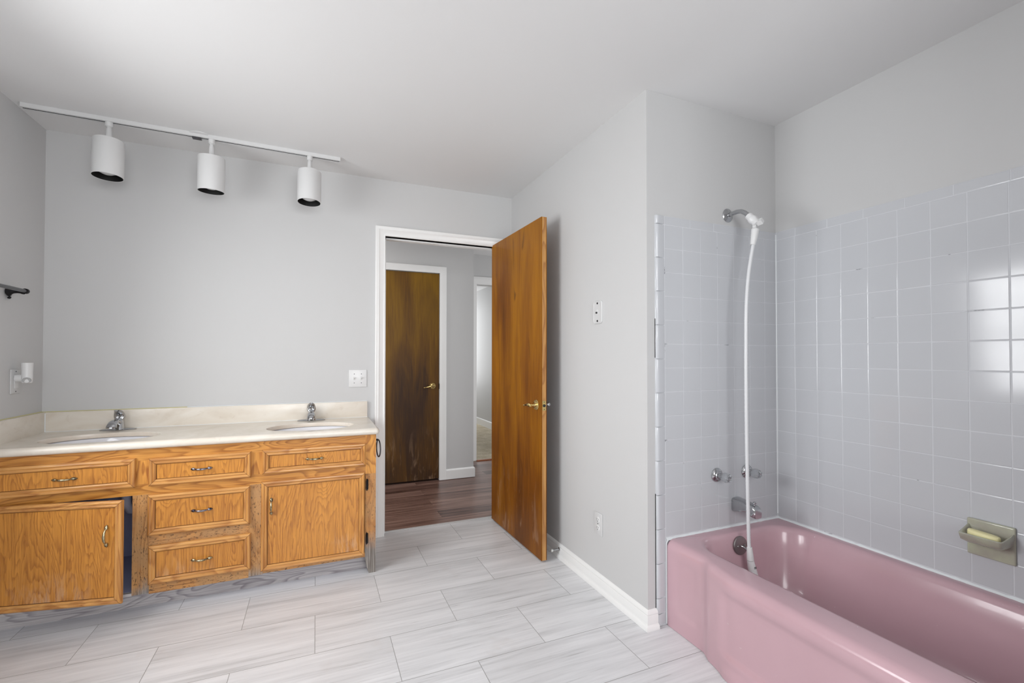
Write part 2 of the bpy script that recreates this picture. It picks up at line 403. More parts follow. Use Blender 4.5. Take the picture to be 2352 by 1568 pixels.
# hall and the room beyond
struct(MB().box(-1.6, 3.6, 3.256, 5.06, -0.06, -0.004).obj('floor_hall', M['plank']), 'brown wood plank hall floor')
struct(MB().box(1.2, 3.6, 5.085, 9.2, -0.06, 0.004).obj('floor_bedroom', M['carpet']), 'beige carpet in the room beyond the hall')
CY = 4.42
CX0, CX1 = 0.50, 1.141
wall('wall_hall', [(-1.6, CX0, CY, CY + T, 0, H), (CX0, CX1, CY, CY + T, 2.075, H), (CX1, 1.5, CY, CY + T, 0, H), (-1.6, 1.5, CY + T, 5.09, 0, H)], 'grey hall wall around the dark closet door')
wall('wall_bedroom', [(1.5, 1.762, 5.09, 5.2, 0, H), (1.762, 2.55, 5.09, 5.2, 2.092, H), (2.55, 3.6, 5.09, 5.2, 0, H)], 'grey wall with the cased opening at the end of the hall')
wall('wall_bedroom_right', [(2.75, 2.85, 5.2, 9.2, 0, H)], 'pale wall inside the room beyond the hall')
wall('wall_bedroom_far', [(1.2, 2.75, 9.0, 9.1, 0, H)], 'far wall of the room beyond the hall')
wall('wall_bedroom_left', [(1.1, 1.2, 5.2, 9.1, 0, H)], 'left wall of the room beyond the hall')
wall('wall_hall_end_left', [(-1.7, -1.6, 3.30, 5.09, 0, H)], 'left end wall of the hall')
wall('wall_hall_end_right', [(3.6, 3.7, 3.30, 5.2, 0, H)], 'right end wall of the hall')
struct(MB().bbox(0.437, 1.273, 3.240, 3.262, -0.01, 0.0025, 0.002).obj('trim_threshold', mat('threshold_metal', (190, 190, 190), 0.4)), 'thin threshold strip between tile and plank floors')
struct(MB().bbox(1.762, 2.55, 5.052, 5.09, -0.01, 0.008, 0.003).obj('trim_carpet_edge', mat('threshold_wood', (150, 84, 44), 0.4)), 'reddish wood threshold at the carpet')

# ------------------------------------------------------------------ baseboards (profile sweep along a path)
BASEPROF = [(0, 0.0), (0.024, 0.0), (0.0245, 0.006), (0.022, 0.016), (0.017, 0.021), (0.0135, 0.023), (0.0135, 0.060), (0.011, 0.064), (0.0125, 0.068), (0.010, 0.076), (0.004, 0.082), (0, 0.084)]
HALLPROF = [(0, 0.0), (0.0135, 0.0), (0.0135, 0.086), (0.010, 0.094), (0.004, 0.098), (0, 0.1)]
def sweep_wall(path, normals, prof, zscale=1.0):
    """path of (x,y), mitred offset direction per station"""
    b = MB(); rings = []
    for (x, y), (nx, ny) in zip(path, normals):
        rings.append([(x + nx * d, y + ny * d, z * zscale) for d, z in prof])
    b.rings(rings, closed=True, cap0=True, cap1=True); return b
bs = sweep_wall([(XS, 3.16), (XS, YC + 0.004), (XS + 0.047, YC + 0.004)], [(-1, 0), (-1, -1), (0, -1)], BASEPROF)
struct(bs.obj('baseboard_right', M['white'], smooth=True, auto=35), 'white moulded baseboard along the switch wall')
struct(sweep_wall([(1.206, CY), (1.5, CY), (1.5, 5.0)], [(0, -1), (1, -1), (1, 0)], HALLPROF).obj('baseboard_hall', M['white']), 'white baseboard in the hall')
struct(sweep_wall([(2.75, 5.2), (2.75, 9.0)], [(-1, 0), (-1, 0)], HALLPROF, 1.25).obj('baseboard_bedroom', M['white']), 'white baseboard in the carpeted room')
struct(sweep_wall([(XL, YN), (XL, 2.6)], [(1, 0), (1, 0)], BASEPROF).obj('baseboard_left', M['white'], smooth=True, auto=35), 'white baseboard under the left wall')
struct(sweep_wall([(XL, YN), (XS + 0.05, YN)], [(0, 1), (0, 1)], BASEPROF).obj('baseboard_near', M['white'], smooth=True, auto=35), 'white baseboard behind the viewer')

# ------------------------------------------------------------------ door casings
CPROF = [(0.000, 0.0), (0.000, 0.011), (0.003, 0.013), (0.012, 0.0105), (0.016, 0.0125), (0.036, 0.015), (0.043, 0.0195), (0.050, 0.0175), (0.054, 0.0195), (0.062, 0.0195), (0.066, 0.016), (0.066, 0.0)]
def casing(name, x0, x1, ztop, y, prof, label, side=-1, wscale=1.0):
    """profile (distance out from opening, projection); mitred U path"""
    b = MB(); rings = []
    for (cx, cz, ox, oz) in ((x0, 0, -1, 0), (x0, ztop, -1, 1), (x1, ztop, 1, 1), (x1, 0, 1, 0)):
        rings.append([(cx + ox * w * wscale, y + side * d, cz + oz * w * wscale) for w, d in prof])
    b.rings(rings, closed=True, cap0=True, cap1=True)
    return struct(b.obj(name, M['white'], smooth=True, auto=30), label)
casing('trim_1', DX0, DX1, DZ, YB, CPROF, 'white moulded casing around the bathroom doorway')
casing('trim_2', CX0, CX1, 2.062, CY, [(0, 0), (0, .012), (.004, .014), (.055, .017), (.063, .017), (.066, .014), (.066, 0)], 'white casing around the hall closet door')
casing('trim_3', 1.762, 2.55, 2.092, 5.09, [(0, 0), (0, .011), (.02, .013), (.05, .017), (.062, .019), (.09, .016), (.094, 0)], 'white casing of the opening at the end of the hall')
# jamb lining with stop
b = MB(); b.box(DX0 - 0.018, DX0, YB - 0.001, YB + T, 0, DZ + 0.018); b.box(DX1, DX1 + 0.018, YB - 0.001, YB + T, 0, DZ + 0.018); b.box(DX0, DX1, YB - 0.001, YB + T, DZ, DZ + 0.018)
b.box(DX0, DX0 + 0.011, YB + 0.04, YB + 0.078, 0, DZ); b.box(DX1 - 0.011, DX1, YB + 0.04, YB + 0.078, 0, DZ); b.box(DX0, DX1, YB + 0.04, YB + 0.078, DZ - 0.011, DZ)
jamb = struct(b.obj('trim_4', M['white']), 'white jamb lining of the bathroom doorway')
MB().bbox(DX0 - 0.001, DX0 + 0.0025, YB + 0.012, YB + 0.036, 0.895, 0.955, 0.001).obj('strike_plate', M['brass'], jamb)

# ------------------------------------------------------------------ windows outside the frame: left one seen in reflections, rear one added for light
def window(name, axis, a0, a1, z0, z1, pos, inward, label):
    """axis 'y': window in an x-plane; axis 'x': in a y-plane"""
    b = MB()
    def bx(p0, p1, d0, d1, q0, q1):
        d0, d1 = sorted((pos + inward * d0, pos + inward * d1))
        if axis == 'y': b.bbox(d0, d1, p0, p1, q0, q1, 0.002, 1)
        else: b.bbox(p0, p1, d0, d1, q0, q1, 0.002, 1)
    c = 0.06
    bx(a0 - c, a0, 0, 0.018, z0 - c, z1 + c); bx(a1, a1 + c, 0, 0.018, z0 - c, z1 + c); bx(a0, a1, 0, 0.018, z1, z1 + c); bx(a0 - c, a1 + c, 0, 0.035, z0 - 0.03, z0)
    f = struct(b.obj(name, M['white']), label)
    b = MB(); mid = (z0 + z1) / 2; s = 0.04
    def bx2(p0, p1, q0, q1, d=-0.08, w=0.03):
        d0, d1 = sorted((pos + inward * d, pos + inward * (d + w)))
        if axis == 'y': b.box(d0, d1, p0, p1, q0, q1)
        else: b.box(p0, p1, d0, d1, q0, q1)
    bx2(a0, a0 + s, z0, z1); bx2(a1 - s, a1, z0, z1); bx2(a0, a1, z0, z0 + s); bx2(a0, a1, z1 - s, z1); bx2(a0, a1, mid - 0.022, mid + 0.022)
    k = 4
    for i in range(1, k):
        x = a0 + (a1 - a0) * i / k; bx2(x - 0.009, x + 0.009, z0, z1, -0.072, 0.014)
    for q in ((z0 + mid) / 2, (z1 + mid) / 2): bx2(a0, a1, q - 0.009, q + 0.009, -0.072, 0.014)
    b.obj('window_frame', M['white'], f)
    g = bpy.data.materials.get('window_glass')
    if not g:
        g = bpy.data.materials.new('window_glass'); g.use_nodes = True; nt = g.node_tree; nt.nodes.clear()
        o = nt.nodes.new('ShaderNodeOutputMaterial'); mx = nt.nodes.new('ShaderNodeMixShader'); tr = nt.nodes.new('ShaderNodeBsdfTransparent'); gl = nt.nodes.new('ShaderNodeBsdfGlossy')
        gl.inputs['Roughness'].default_value = 0.02; mx.inputs[0].default_value = 0.06
        nt.links.new(tr.outputs[0], mx.inputs[1]); nt.links.new(gl.outputs[0], mx.inputs[2]); nt.links.new(mx.outputs[0], o.inputs[0])
    b = MB(); d = pos - inward * 0.066
    if axis == 'y': b.box(min(d, d + 0.003), max(d, d + 0.003), a0 + s, a1 - s, z0 + s, z1 - s)
    else: b.box(a0 + s, a1 - s, d, d + 0.003, z0 + s, z1 - s)
    b.obj('window_pane', g, f)
window('window_1', 'y', WIN[0], WIN[1], WIN[2], WIN[3], XL, 1, 'white framed window in the left wall')
window('window_2', 'x', WIN2[0], WIN2[1], WIN2[2], WIN2[3], YN, 1, 'white framed window added behind the viewer for its light')

# ------------------------------------------------------------------ doors
def lever(origin, out, along, nm, mt, parent, L=0.085, escm=None):
    """rose + neck + lever; out = unit vector away from the door, along = unit direction of the lever"""
    o = Vector(origin); out = Vector(out); al = Vector(along)
    b = MB(); b.lathe([(0.031, 0), (0.032, 0.003), (0.029, 0.007), (0.024, 0.007), (0.022, 0.011), (0.013, 0.013), (0.011, 0.020), (0.0095, 0.036), (0.0125, 0.040), (0.014, 0.047), (0.012, 0.053), (0.0, 0.056)], o, out, 28)
    p = o + out * 0.046
    pts = [p - al * 0.012, p, p + al * L * 0.3 + Vector((0, 0, 0.002)), p + al * L * 0.62 - Vector((0, 0, 0.004)), p + al * L * 0.85 - Vector((0, 0, 0.008)), p + al * L * 0.93 - Vector((0, 0, 0.008)), p + al * L - Vector((0, 0, 0.008))]
    b.tube(pts, [0.009, 0.0125, 0.011, 0.0065, 0.0045, 0.0062, 0.003], 14)
    return b.obj(nm, mt, parent, smooth=True)

# open bathroom door: hinge at (1.226, 3.19), free edge at (1.2455, 2.408)
hx, hy = 1.2275, 3.19; L = 0.783
ang = math.atan2(1.2445 - hx, hy - 2.408)
dr = struct(MB().add([], []).obj('door_1', M['door_wood'], loc=(hx, hy, 0)), 'amber stained flush wooden door standing open into the bathroom')
# leaf is authored in place so its faces keep their own grain
def leafpt(s, tck, z):   # s along the leaf from the hinge, tck thickness from the left face
    d = Vector((math.sin(ang), -math.cos(ang), 0)); n = Vector((math.cos(ang), math.sin(ang), 0))
    return Vector((hx, hy, 0)) + d * s + n * tck + Vector((0, 0, z))
bm_ = MB(); z0, z1 = 0.012, 2.066; th = 0.035; e = 0.0012
def hexa(b, P): b.add(P, [(0, 3, 2, 1), (4, 5, 6, 7), (0, 1, 5, 4), (1, 2, 6, 5), (2, 3, 7, 6), (3, 0, 4, 7)])
hexa(bm_, [leafpt(s_, t_, z_) for z_ in (z0, z1) for s_, t_ in ((0, 0), (L, 0), (L, 0.004), (0, 0.004))])
hexa(bm_, [leafpt(s_, t_, z_) for z_ in (z0, z1) for s_, t_ in ((0, th - 0.004), (L, th - 0.004), (L, th), (0, th))])
tmp = bm_.obj('tmp', M['door_wood'], loc=(hx, hy, 0)); old = dr.data; dr.data = tmp.data; bpy.data.objects.remove(tmp); bpy.data.meshes.remove(old); dr.data.name = 'door_1'
b = MB(); hexa(b, [leafpt(s_, t_, z_) for z_ in (z0, z1) for s_, t_ in ((0, 0.004), (L - 0.001, 0.004), (L - 0.001, th - 0.004), (0, th - 0.004))])
eo = b.obj('door_edge', M['door_edge'], dr); eo['label'] = 'pale bare wood edge'
n_ = (leafpt(0, 1, 0) - leafpt(0, 0, 0)); d_ = (leafpt(1, 0, 0) - leafpt(0, 0, 0))
kz = 0.932
lever(leafpt(L - 0.064, 0, kz), -n_, -d_, 'door_handle', M['brass'], dr).__setitem__('label', 'brass lever handle')
lever(leafpt(L - 0.064, th, kz), n_, -d_, 'door_handle', M['chrome'], dr).__setitem__('label', 'far side handle')
b = MB(); c0 = leafpt(L - 0.0005, th / 2, kz)
for (w, h, k) in ((0.0125, 0.029, 0.0018),):
    hexa(b, [c0 + n_ * sx_ * w + Vector((0, 0, sz_ * h)) + d_ * dd for dd in (0, k) for sx_, sz_ in ((-1, -1), (1, -1), (1, 1), (-1, 1))])
lp = b.obj('latch_plate', M['brass'], dr)
b = MB(); b.lathe([(0.0085, 0), (0.0085, 0.004), (0.006, 0.008), (0, 0.009)], c0 + d_ * 0.001, d_, 16)
for dz in (-0.022, 0.022): b.lathe([(0.0025, 0), (0.0025, 0.0012), (0, 0.0014)], c0 + Vector((0, 0, dz)) + d_ * 0.0016, d_, 10)
b.obj('latch_bolt', M['dark'], dr, smooth=True)

# closet door across the hall
cdoor = struct(MB().bbox(CX0 + 0.003, CX1 - 0.003, CY + 0.012, CY + 0.047, 0.014, 2.058, 0.0015, 1).obj('door_2', M['closet_wood'], loc=((CX0 + CX1) / 2, CY + 0.03, 0)), 'dark stained closed closet door across the hall')
lever((1.075, CY + 0.012, 0.937), (0, -1, 0), (-1, 0, -0.06), 'door_handle', M['brass'], cdoor, 0.1)
b = MB(); b.box(CX1 - 0.006, CX1 + 0.001, CY - 0.001, CY + 0.0125, 0.905, 0.96); b.obj('latch_plate', M['black_iron'], cdoor)
struct(MB().box(CX0, CX1, CY + 0.048, CY + 0.11, 2.062, 2.075).obj('trim_5', M['white']), 'head lining of the closet door')

# ------------------------------------------------------------------ tile cladding
PX, PZ, PY = 0.1095, 0.1107, 0.1095
ZT = 1.8365
TH_ = 0.008     # tile thickness proud of the wall plane
def tile_box(b, x0, x1, z0, z1, plane, u, jit=0.0):
    """one glazed tile with softly pillowed edge; plane 'y' faces -y at YC, plane 'x' faces -x at XR. x0..x1 runs along the wall."""
    g = 0.0008; e = 0.0026; a0, a1 = x0 + g, x1 - g; c0, c1 = z0 + g, z1 - g
    if a1 - a0 < 0.012 or c1 - c0 < 0.012: return
    tx, tz = random.gauss(0, 1) * 0.0022, random.gauss(0, 1) * 0.0022
    ma, mc = (a0 + a1) / 2, (c0 + c1) / 2
    rings = []
    for ins, d in ((0, -0.004), (0, -0.0012), (e * 0.3, -0.0004), (e, 0.0)):
        r = []
        for (s_, t_) in ((a0 + ins, c0 + ins), (a1 - ins, c0 + ins), (a1 - ins, c1 - ins), (a0 + ins, c1 - ins)):
            dd = d + ((s_ - ma) * tx + (t_ - mc) * tz if d > -0.002 else 0)
            r.append((s_, YC - dd, t_) if plane == 'y' else (XR - dd, s_, t_))
        rings.append(r)
    b.rings(rings, cap1=True)
def clip_rows(zlo):
    rows = []; k = 0
    while ZT - k * PZ > zlo + 0.005:
        rows.append((max(ZT - (k + 1) * PZ, zlo), ZT - k * PZ)); k += 1
    return rows
TUBZ = 0.392
# end wall (faucets)
xs = [XR - 0.003, XR - 0.0875] + [XR - 0.0875 - PX * k for k in range(1, 7)]
b = MB()
for i in range(len(xs) - 1):
    for (za, zb) in clip_rows(TUBZ): tile_box(b, xs[i + 1], xs[i], za, zb, 'y', 0)
XBR = xs[-1]
capx = [XR - 0.003, 2.094, 1.944, 1.794, 1.644, XBR]
for i in range(len(capx) - 1): tile_box(b, capx[i + 1], capx[i], ZT, ZT + 0.040, 'y', 0)
b.obj('tiles', M['tile'], wr, smooth=True, auto=6)
# rounded bullnose column from floor to cap
b = MB()
XB0 = 1.433
zs = [ZT + 0.041, ZT]; z = ZT
while z > 0.16: z -= 0.1555; zs.append(max(z, 0.002))
zs = [q_ for q_ in zs if q_ > 0.08] + [0.056, 0.002]
for i in range(len(zs) - 1):
    zt, zb = zs[i] - 0.0011, zs[i + 1] + 0.0011
    if zt - zb < 0.01: continue
    x1 = XBR - 0.0011 if zb > TUBZ - 0.2 else XBR - 0.002
    prof = [(XB0, YC + 0.006), (XB0, YC + 0.002), (XB0 + 0.003, YC - 0.003), (XB0 + 0.009, YC - 0.0065), (XB0 + 0.018, YC - 0.007), (XB0 + 0.03, YC - 0.004), (x1 - 0.003, YC - 0.0005), (x1, YC + 0.001), (x1, YC + 0.006)]
    e = 0.002
    rings = []
    for zz, ins in ((zb, 0.002), (zb + e, 0), (zt - e, 0), (zt, 0.002)):
        rings.append([(x, y + (ins if 0 < j < len(prof) - 1 else 0), zz) for j, (x, y) in enumerate(prof)])
    b.rings(rings, closed=True, cap0=True, cap1=True)
b.obj('edge_tiles', M['tile'], wr, smooth=True, auto=40)
b = MB(); b.box(XB0 + 0.002, XR + 0.002, YC + 0.0006, YC + 0.0045, 0.0, ZT + 0.040); b.obj('grout', M['grout'], wr)
b = MB(); b.box(XB0 - 0.0016, XB0 + 0.001, YC + 0.001, YC + 0.0045, 0.085, 0.60); b.box(XB0 - 0.001, XB0 + 0.001, YC + 0.001, YC + 0.0045, 1.22, 1.40); b.obj('open_joint', M['dark'], wr)
# long wall
ys = [YC - 0.003, YC - 0.0993]
while ys[-1] > 0.2: ys.append(ys[-1] - PY)
ys.append(0.113)
b = MB()
for i in range(len(ys) - 1):
    for (za, zb) in clip_rows(TUBZ): tile_box(b, ys[i + 1], ys[i], za, zb, 'x', 0)
cy_ = [YC - 0.003, 1.538]
while cy_[-1] > 0.28: cy_.append(cy_[-1] - 0.1535)
cy_.append(0.113)
for i in range(len(cy_) - 1): tile_box(b, cy_[i + 1], cy_[i], ZT, ZT + 0.042, 'x', 0)
b.obj('tiles', M['tile'], we, smooth=True, auto=6)
b = MB(); b.box(XR + 0.0006, XR + 0.0045, 0.112, YC + 0.003, 0.30, ZT + 0.042); b.obj('grout', M['grout'], we)
# white caulk in the corner
b = MB(); b.tube([(XR + 0.001, YC + 0.001, 0.41), (XR + 0.001, YC + 0.001, 1.2), (XR + 0.001, YC + 0.001, ZT + 0.03)], 0.005, 8); b.obj('corner_caulk', M['caulk'], we, smooth=True)

# ------------------------------------------------------------------ bathtub
TX0, TX1, TY0, TY1 = 1.489, XR - 0.001, 0.116, YC - 0.001
def sm(t): t = max(0, min(1, t)); return t * t * (3 - 2 * t)
def bulge(y):      # apron stands proud of its end sections
    a = 0.5 * sm((1.435 - y) / 0.065) + 0.5 * sm((1.40 - y) / 0.16); c_ = 0.5 * sm((y - 0.335) / 0.065) + 0.5 * sm((y - 0.37) / 0.16); return min(a, c_)
def apron_x(y, z):
    B = bulge(y); out = 0.048 * B
    # recessed panels
    zz = sm((z - 0.075) / 0.02) * sm((0.335 - z) / 0.035)
    main = sm((1.325 - y) / 0.05) * sm((y - 0.46) / 0.05)
    endp = sm((1.60 - y) / 0.02) * sm((y - 1.455) / 0.02)
    rec = 0.011 * zz * main + 0.0035 * zz * endp
    foot = 0.008 * sm((0.055 - z) / 0.03) * main
    return TX0 - out + rec - foot
def loop(x0, x1, y0, y1, r, z, front=None, nF=96, nE=24, nC=10):
    """ccw loop starting at the front side (x0) from y1 down to y0"""
    pts = []
    def line(a, b, n): return [Vector(a).lerp(Vector(b), i / n) for i in range(n)]
    def arc(cx, cy, a0, n): return [Vector((cx + r * math.cos(a0 + (PI / 2) * i / n), cy + r * math.sin(a0 + (PI / 2) * i / n), z)) for i in range(n)]
    pts += line((x0, y1 - r, z), (x0, y0 + r, z), nF)
    pts += arc(x0 + r, y0 + r, PI, nC)
    pts += line((x0 + r, y0, z), (x1 - r, y0, z), nE)
    pts += arc(x1 - r, y0 + r, 1.5 * PI, nC)
    pts += line((x1, y0 + r, z), (x1, y1 - r, z), nF)
    pts += arc(x1 - r, y1 - r, 0, nC)
    pts += line((x1 - r, y1, z), (x0 + r, y1, z), nE)
    pts += arc(x0 + r, y1 - r, PI / 2, nC)
    if front: pts = [Vector((front(p.y, z) + (p.x - x0), p.y, z)) if p.x < x0 + r + 1e-6 and i_ else p for i_, p in [(1, q) for q in pts]]
    return pts
rings = []
zsA = [0.001, 0.01, 0.02, 0.03, 0.04, 0.05, 0.06, 0.07, 0.08, 0.09, 0.1, 0.13, 0.18, 0.23, 0.28, 0.30, 0.31, 0.32, 0.33, 0.34, 0.35]
rr = 0.012
for z in zsA: rings.append(loop(TX0, TX1, TY0, TY1, rr, z, apron_x))
def shrink_front(z, ins): 
    def fn(y, zz): return apron_x(y, 0.35) + ins
    return loop(TX0, TX1 - ins * 0.0, TY0, TY1, rr, z, fn)
R_ = 0.036
for a in (15, 30, 45, 60, 75, 90):
    a_ = math.radians(a); rings.append(shrink_front(0.35 + R_ * math.sin(a_), R_ * (1 - math.cos(a_))))
ZR = 0.35 + R_
# inner opening rings: (front inset abs x0, x1, y0, y1, r, z)
IN = [(1.560, 2.196, 0.200, 1.590, 0.14, ZR + 0.001), (1.574, 2.186, 0.212, 1.580, 0.135, ZR - 0.002), (1.585, 2.177, 0.222, 1.573, 0.13, ZR - 0.011), (1.592, 2.170, 0.23, 1.568, 0.128, ZR - 0.026),
      (1.600, 2.160, 0.25, 1.560, 0.126, 0.30), (1.612, 2.145, 0.29, 1.548, 0.125, 0.22), (1.626, 2.128, 0.35, 1.534, 0.122, 0.14), (1.640, 2.110, 0.40, 1.520, 0.118, 0.095), (1.662, 2.088, 0.43, 1.50, 0.11, 0.068),
      (1.70, 2.05, 0.48, 1.46, 0.10, 0.055), (1.80, 1.95, 0.7, 1.3, 0.04, 0.052)]
for (a0, a1, b0, b1, r_, z_) in IN: rings.append(loop(a0, a1, b0, b1, r_, z_))
tub = thing('bathtub', 'pink enamel bathtub with moulded apron below grey tiled walls', 'bathtub', (1.85, 0.88, 0))
b = MB(); b.rings(rings, cap0=False, cap1=True); tb = b.obj('tub_shell', M['pink'], tub, smooth=True, auto=60)
# overflow plate with trip lever
oc = Vector((1.860, 1.556, 0.332)); on = Vector((0, -1, 0.10)).normalized()
b = MB(); b.lathe([(0.042, -0.006), (0.043, 0), (0.041, 0.003), (0.031, 0.005), (0, 0.0055)], oc, on, 32)
for sx_ in (-0.021, 0.021): b.lathe([(0.0055, 0.004), (0.0055, 0.007), (0.004, 0.0085), (0, 0.009)], oc + Vector((sx_, 0, 0.0)), on, 12)
ov = b.obj('overflow_plate', M['chrome_dull'], tub, smooth=True)
b = MB(); b.tube([oc + on * 0.004, oc + on * 0.018 + Vector((0.002, 0, -0.004)), oc + on * 0.032 + Vector((0.014, 0, -0.022)), oc + on * 0.036 + Vector((0.018, 0, -0.028))], [0.004, 0.0045, 0.0055, 0.004], 10)
b.obj('trip_lever', M['chrome'], ov, smooth=True)
# caulk bead along wall joints
b = MB(); rnd = random.Random(3)
def bead(p0, p1, n, up, out):
    rings = []
    for i in range(n + 1):
        p = Vector(p0).lerp(Vector(p1), i / n); w = 0.006 + 0.004 * rnd.random(); h = 0.009 + 0.004 * rnd.random()
        rings.append([p, p + Vector(out) * w, p + Vector(out) * w * 0.45 + Vector((0, 0, h * 0.45)), p + Vector((0, 0, h))])
    b.rings(rings, closed=True, cap0=True, cap1=True)
bead((TX0 + 0.002, YC + 0.0, ZR - 0.003), (XR, YC + 0.0, ZR - 0.003), 40, 1, (0, -1, 0))
bead((XR + 0.0, YC, ZR - 0.003), (XR + 0.0, 0.12, ZR - 0.003), 90, 1, (-1, 0, 0))
b.tube([(TX0 + 0.001, YC - 0.002, 0.004), (TX0 + 0.001, YC - 0.002, 0.2), (TX0 + 0.001, YC - 0.002, 0.37), (TX0 + 0.01, YC - 0.002, ZR)], 0.0035, 6)
b.obj('caulk', M['caulk'], tub, smooth=True, auto=50)
# drain
b = MB(); b.lathe([(0.03, 0), (0.031, 0.003), (0.022, 0.004), (0.018, 0.001), (0, 0.001)], (1.868, 1.40, 0.0555), (0, 0, 1), 24); b.obj('drain', M['chrome'], tub, smooth=True)

# ------------------------------------------------------------------ tub fittings on the tiled wall
def knob(x, z, label):
    o = thing('tub_faucet_handle', label, 'faucet handle', (x, YC - 0.001, z))
    b = MB(); b.lathe([(0.033, 0), (0.034, 0.004), (0.031, 0.010), (0.024, 0.014), (0.021, 0.015), (0.019, 0.020), (0.0145, 0.022), (0.0145, 0.034), (0.0105, 0.036), (0, 0.036)], (x, YC - 0.001, z), (0, -1, 0), 32)
    b.obj('escutcheon', M['chrome'], o, smooth=True)
    b = MB(); b.lathe([(0.010, 0.030), (0.016, 0.032, 0.0), (0.0215, 0.042, 0.10), (0.0235, 0.055, 0.16), (0.022, 0.068, 0.14), (0.019, 0.074, 0.06), (0.0145, 0.077), (0.0, 0.077)], (x, YC - 0.001, z), (0, -1, 0), 64, flutes=8)
    b.obj('knob', M['acrylic'], o, smooth=True, auto=50)
    b = MB(); b.lathe([(0.0085, 0.0765), (0.0088, 0.079), (0.006, 0.0795), (0.004, 0.078), (0, 0.078)], (x, YC - 0.001, z), (0, -1, 0), 24)
    b.obj('index_button', M['chrome'], o, smooth=True)
knob(1.802, 0.651, 'clear acrylic tub faucet knob, further from the wall corner')
knob(2.004, 0.650, 'clear acrylic tub faucet knob nearest the wall corner, behind the white hose')

sp = thing('tub_spout', 'chrome tub spout with diverter knob below the two clear knobs', 'spout', (1.932, YC, 0.498))
def rrect(w, h0, h1, cx, y, n=20, r=0.4):
    pts = []
    for k in range(n):
        a = 2 * PI * k / n; c_, s_ = math.cos(a), math.sin(a); e_ = 0.42
        px = abs(c_) ** e_ * (1 if c_ > 0 else -1) * w; pz = abs(s_) ** e_ * (1 if s_ > 0 else -1)
        mid = (h0 + h1) / 2; pts.append((cx + px, y, mid + pz * (h1 - h0) / 2))
    return pts
b = MB(); sy = YC - 0.001; cz = 0.498
b.rings([rrect(0.031, cz - 0.036, cz + 0.031, 1.932, sy), rrect(0.031, cz - 0.036, cz + 0.031, 1.932, sy - 0.010), rrect(0.029, cz - 0.031, cz + 0.029, 1.932, sy - 0.03), rrect(0.0265, cz - 0.024, cz + 0.026, 1.932, sy - 0.060),
         rrect(0.0250, cz - 0.018, cz + 0.023, 1.932, sy - 0.084), rrect(0.0245, cz - 0.020, cz + 0.022, 1.932, sy - 0.090), rrect(0.0242, cz - 0.034, cz + 0.021, 1.932, sy - 0.094), rrect(0.0240, cz - 0.037, cz + 0.018, 1.932, sy - 0.106), rrect(0.0236, cz - 0.038, cz + 0.012, 1.932, sy - 0.118), rrect(0.0215, cz - 0.037, cz + 0.006, 1.932, sy - 0.124)], cap0=True, cap1=True)
b.obj('spout_body', M['chrome'], sp, smooth=True, auto=35)
b = MB(); b.lathe([(0.003, 0), (0.003, 0.009), (0.0075, 0.011), (0.0085, 0.014), (0.006, 0.018), (0, 0.019)], (1.932, sy - 0.104, cz + 0.018), (0, 0, 1), 16)
b.obj('diverter_knob', M['chrome'], sp, smooth=True)

# shower arm, holder, hose
sa = thing('shower_pipe', 'chrome shower arm and round flange above the tile edge', 'shower pipe', (1.891, YC + 0.004, 1.928))
b = MB(); b.lathe([(0.033, 0), (0.034, 0.003), (0.030, 0.006), (0.020, 0.011), (0.013, 0.014), (0.011, 0.014)], (1.891, YC + 0.004, 1.928), (0, -1, 0), 32)
b.obj('flange', M['chrome'], sa, smooth=True)
A = [(1.891, YC, 1.928), (1.891, 1.615, 1.930), (1.891, 1.590, 1.931), (1.892, 1.568, 1.927), (1.893, 1.548, 1.914), (1.894, 1.533, 1.899), (1.895, 1.522, 1.886)]
b = MB(); b.tube(A, 0.0105, 18); b.obj('arm', M['chrome'], sa, smooth=True)
d = (Vector(A[-1]) - Vector(A[-2])).normalized()
hs = thing('shower_hose', 'white hand shower hose hanging from its bracket into the pink tub', 'shower hose', (1.85, 1.50, 0.06))
p = Vector(A[-1]) - d * 0.012
b = MB(); b.lathe([(0.0135, 0), (0.0175, 0.002), (0.018, 0.022), (0.0205, 0.024), (0.0215, 0.038), (0.019, 0.042), (0.0175, 0.052), (0.019, 0.058), (0.0185, 0.066), (0.013, 0.069), (0, 0.069)], p, d, 28)
q = p + d * 0.062
# square outlet tip and swivel below
b.tube([q, q + Vector((0.004, -0.012, 0.004)), q + Vector((0.006, -0.026, 0.006))], [(0.014, 0.016), (0.0155, 0.0165), (0.0150, 0.0155)], 4)
b.tube([p + d * 0.045, p + d * 0.045 + Vector((-0.004, -0.004, -0.024)), p + d * 0.045 + Vector((-0.006, -0.004, -0.036))], [0.010, 0.009, 0.009], 16)
b.obj('bracket', M['plastic'], hs, smooth=True)
hp = [(1.888, 1.488, 1.822), (1.880, 1.490, 1.765), (1.868, 1.494, 1.70), (1.852, 1.498, 1.60), (1.840, 1.50, 1.465), (1.836, 1.50, 1.28), (1.835, 1.50, 1.06), (1.837, 1.50, 0.80), (1.841, 1.50, 0.58), (1.846, 1.50, 0.381), (1.852, 1.498, 0.30), (1.858, 1.495, 0.22)]
def catmull(P, n=10):
    P = [Vector(p) for p in P]; out = []
    for i in range(len(P) - 1):
        a, b_, c_, d_2 = P[max(i - 1, 0)], P[i], P[i + 1], P[min(i + 2, len(P) - 1)]
        for k in range(n):
            t_ = k / n; out.append(0.5 * ((2 * b_) + (-a + c_) * t_ + (2 * a - 5 * b_ + 4 * c_ - d_2) * t_ ** 2 + (-a + 3 * b_ - 3 * c_ + d_2) * t_ ** 3))
    out.append(P[-1]); return out
cp = catmull(hp, 26)
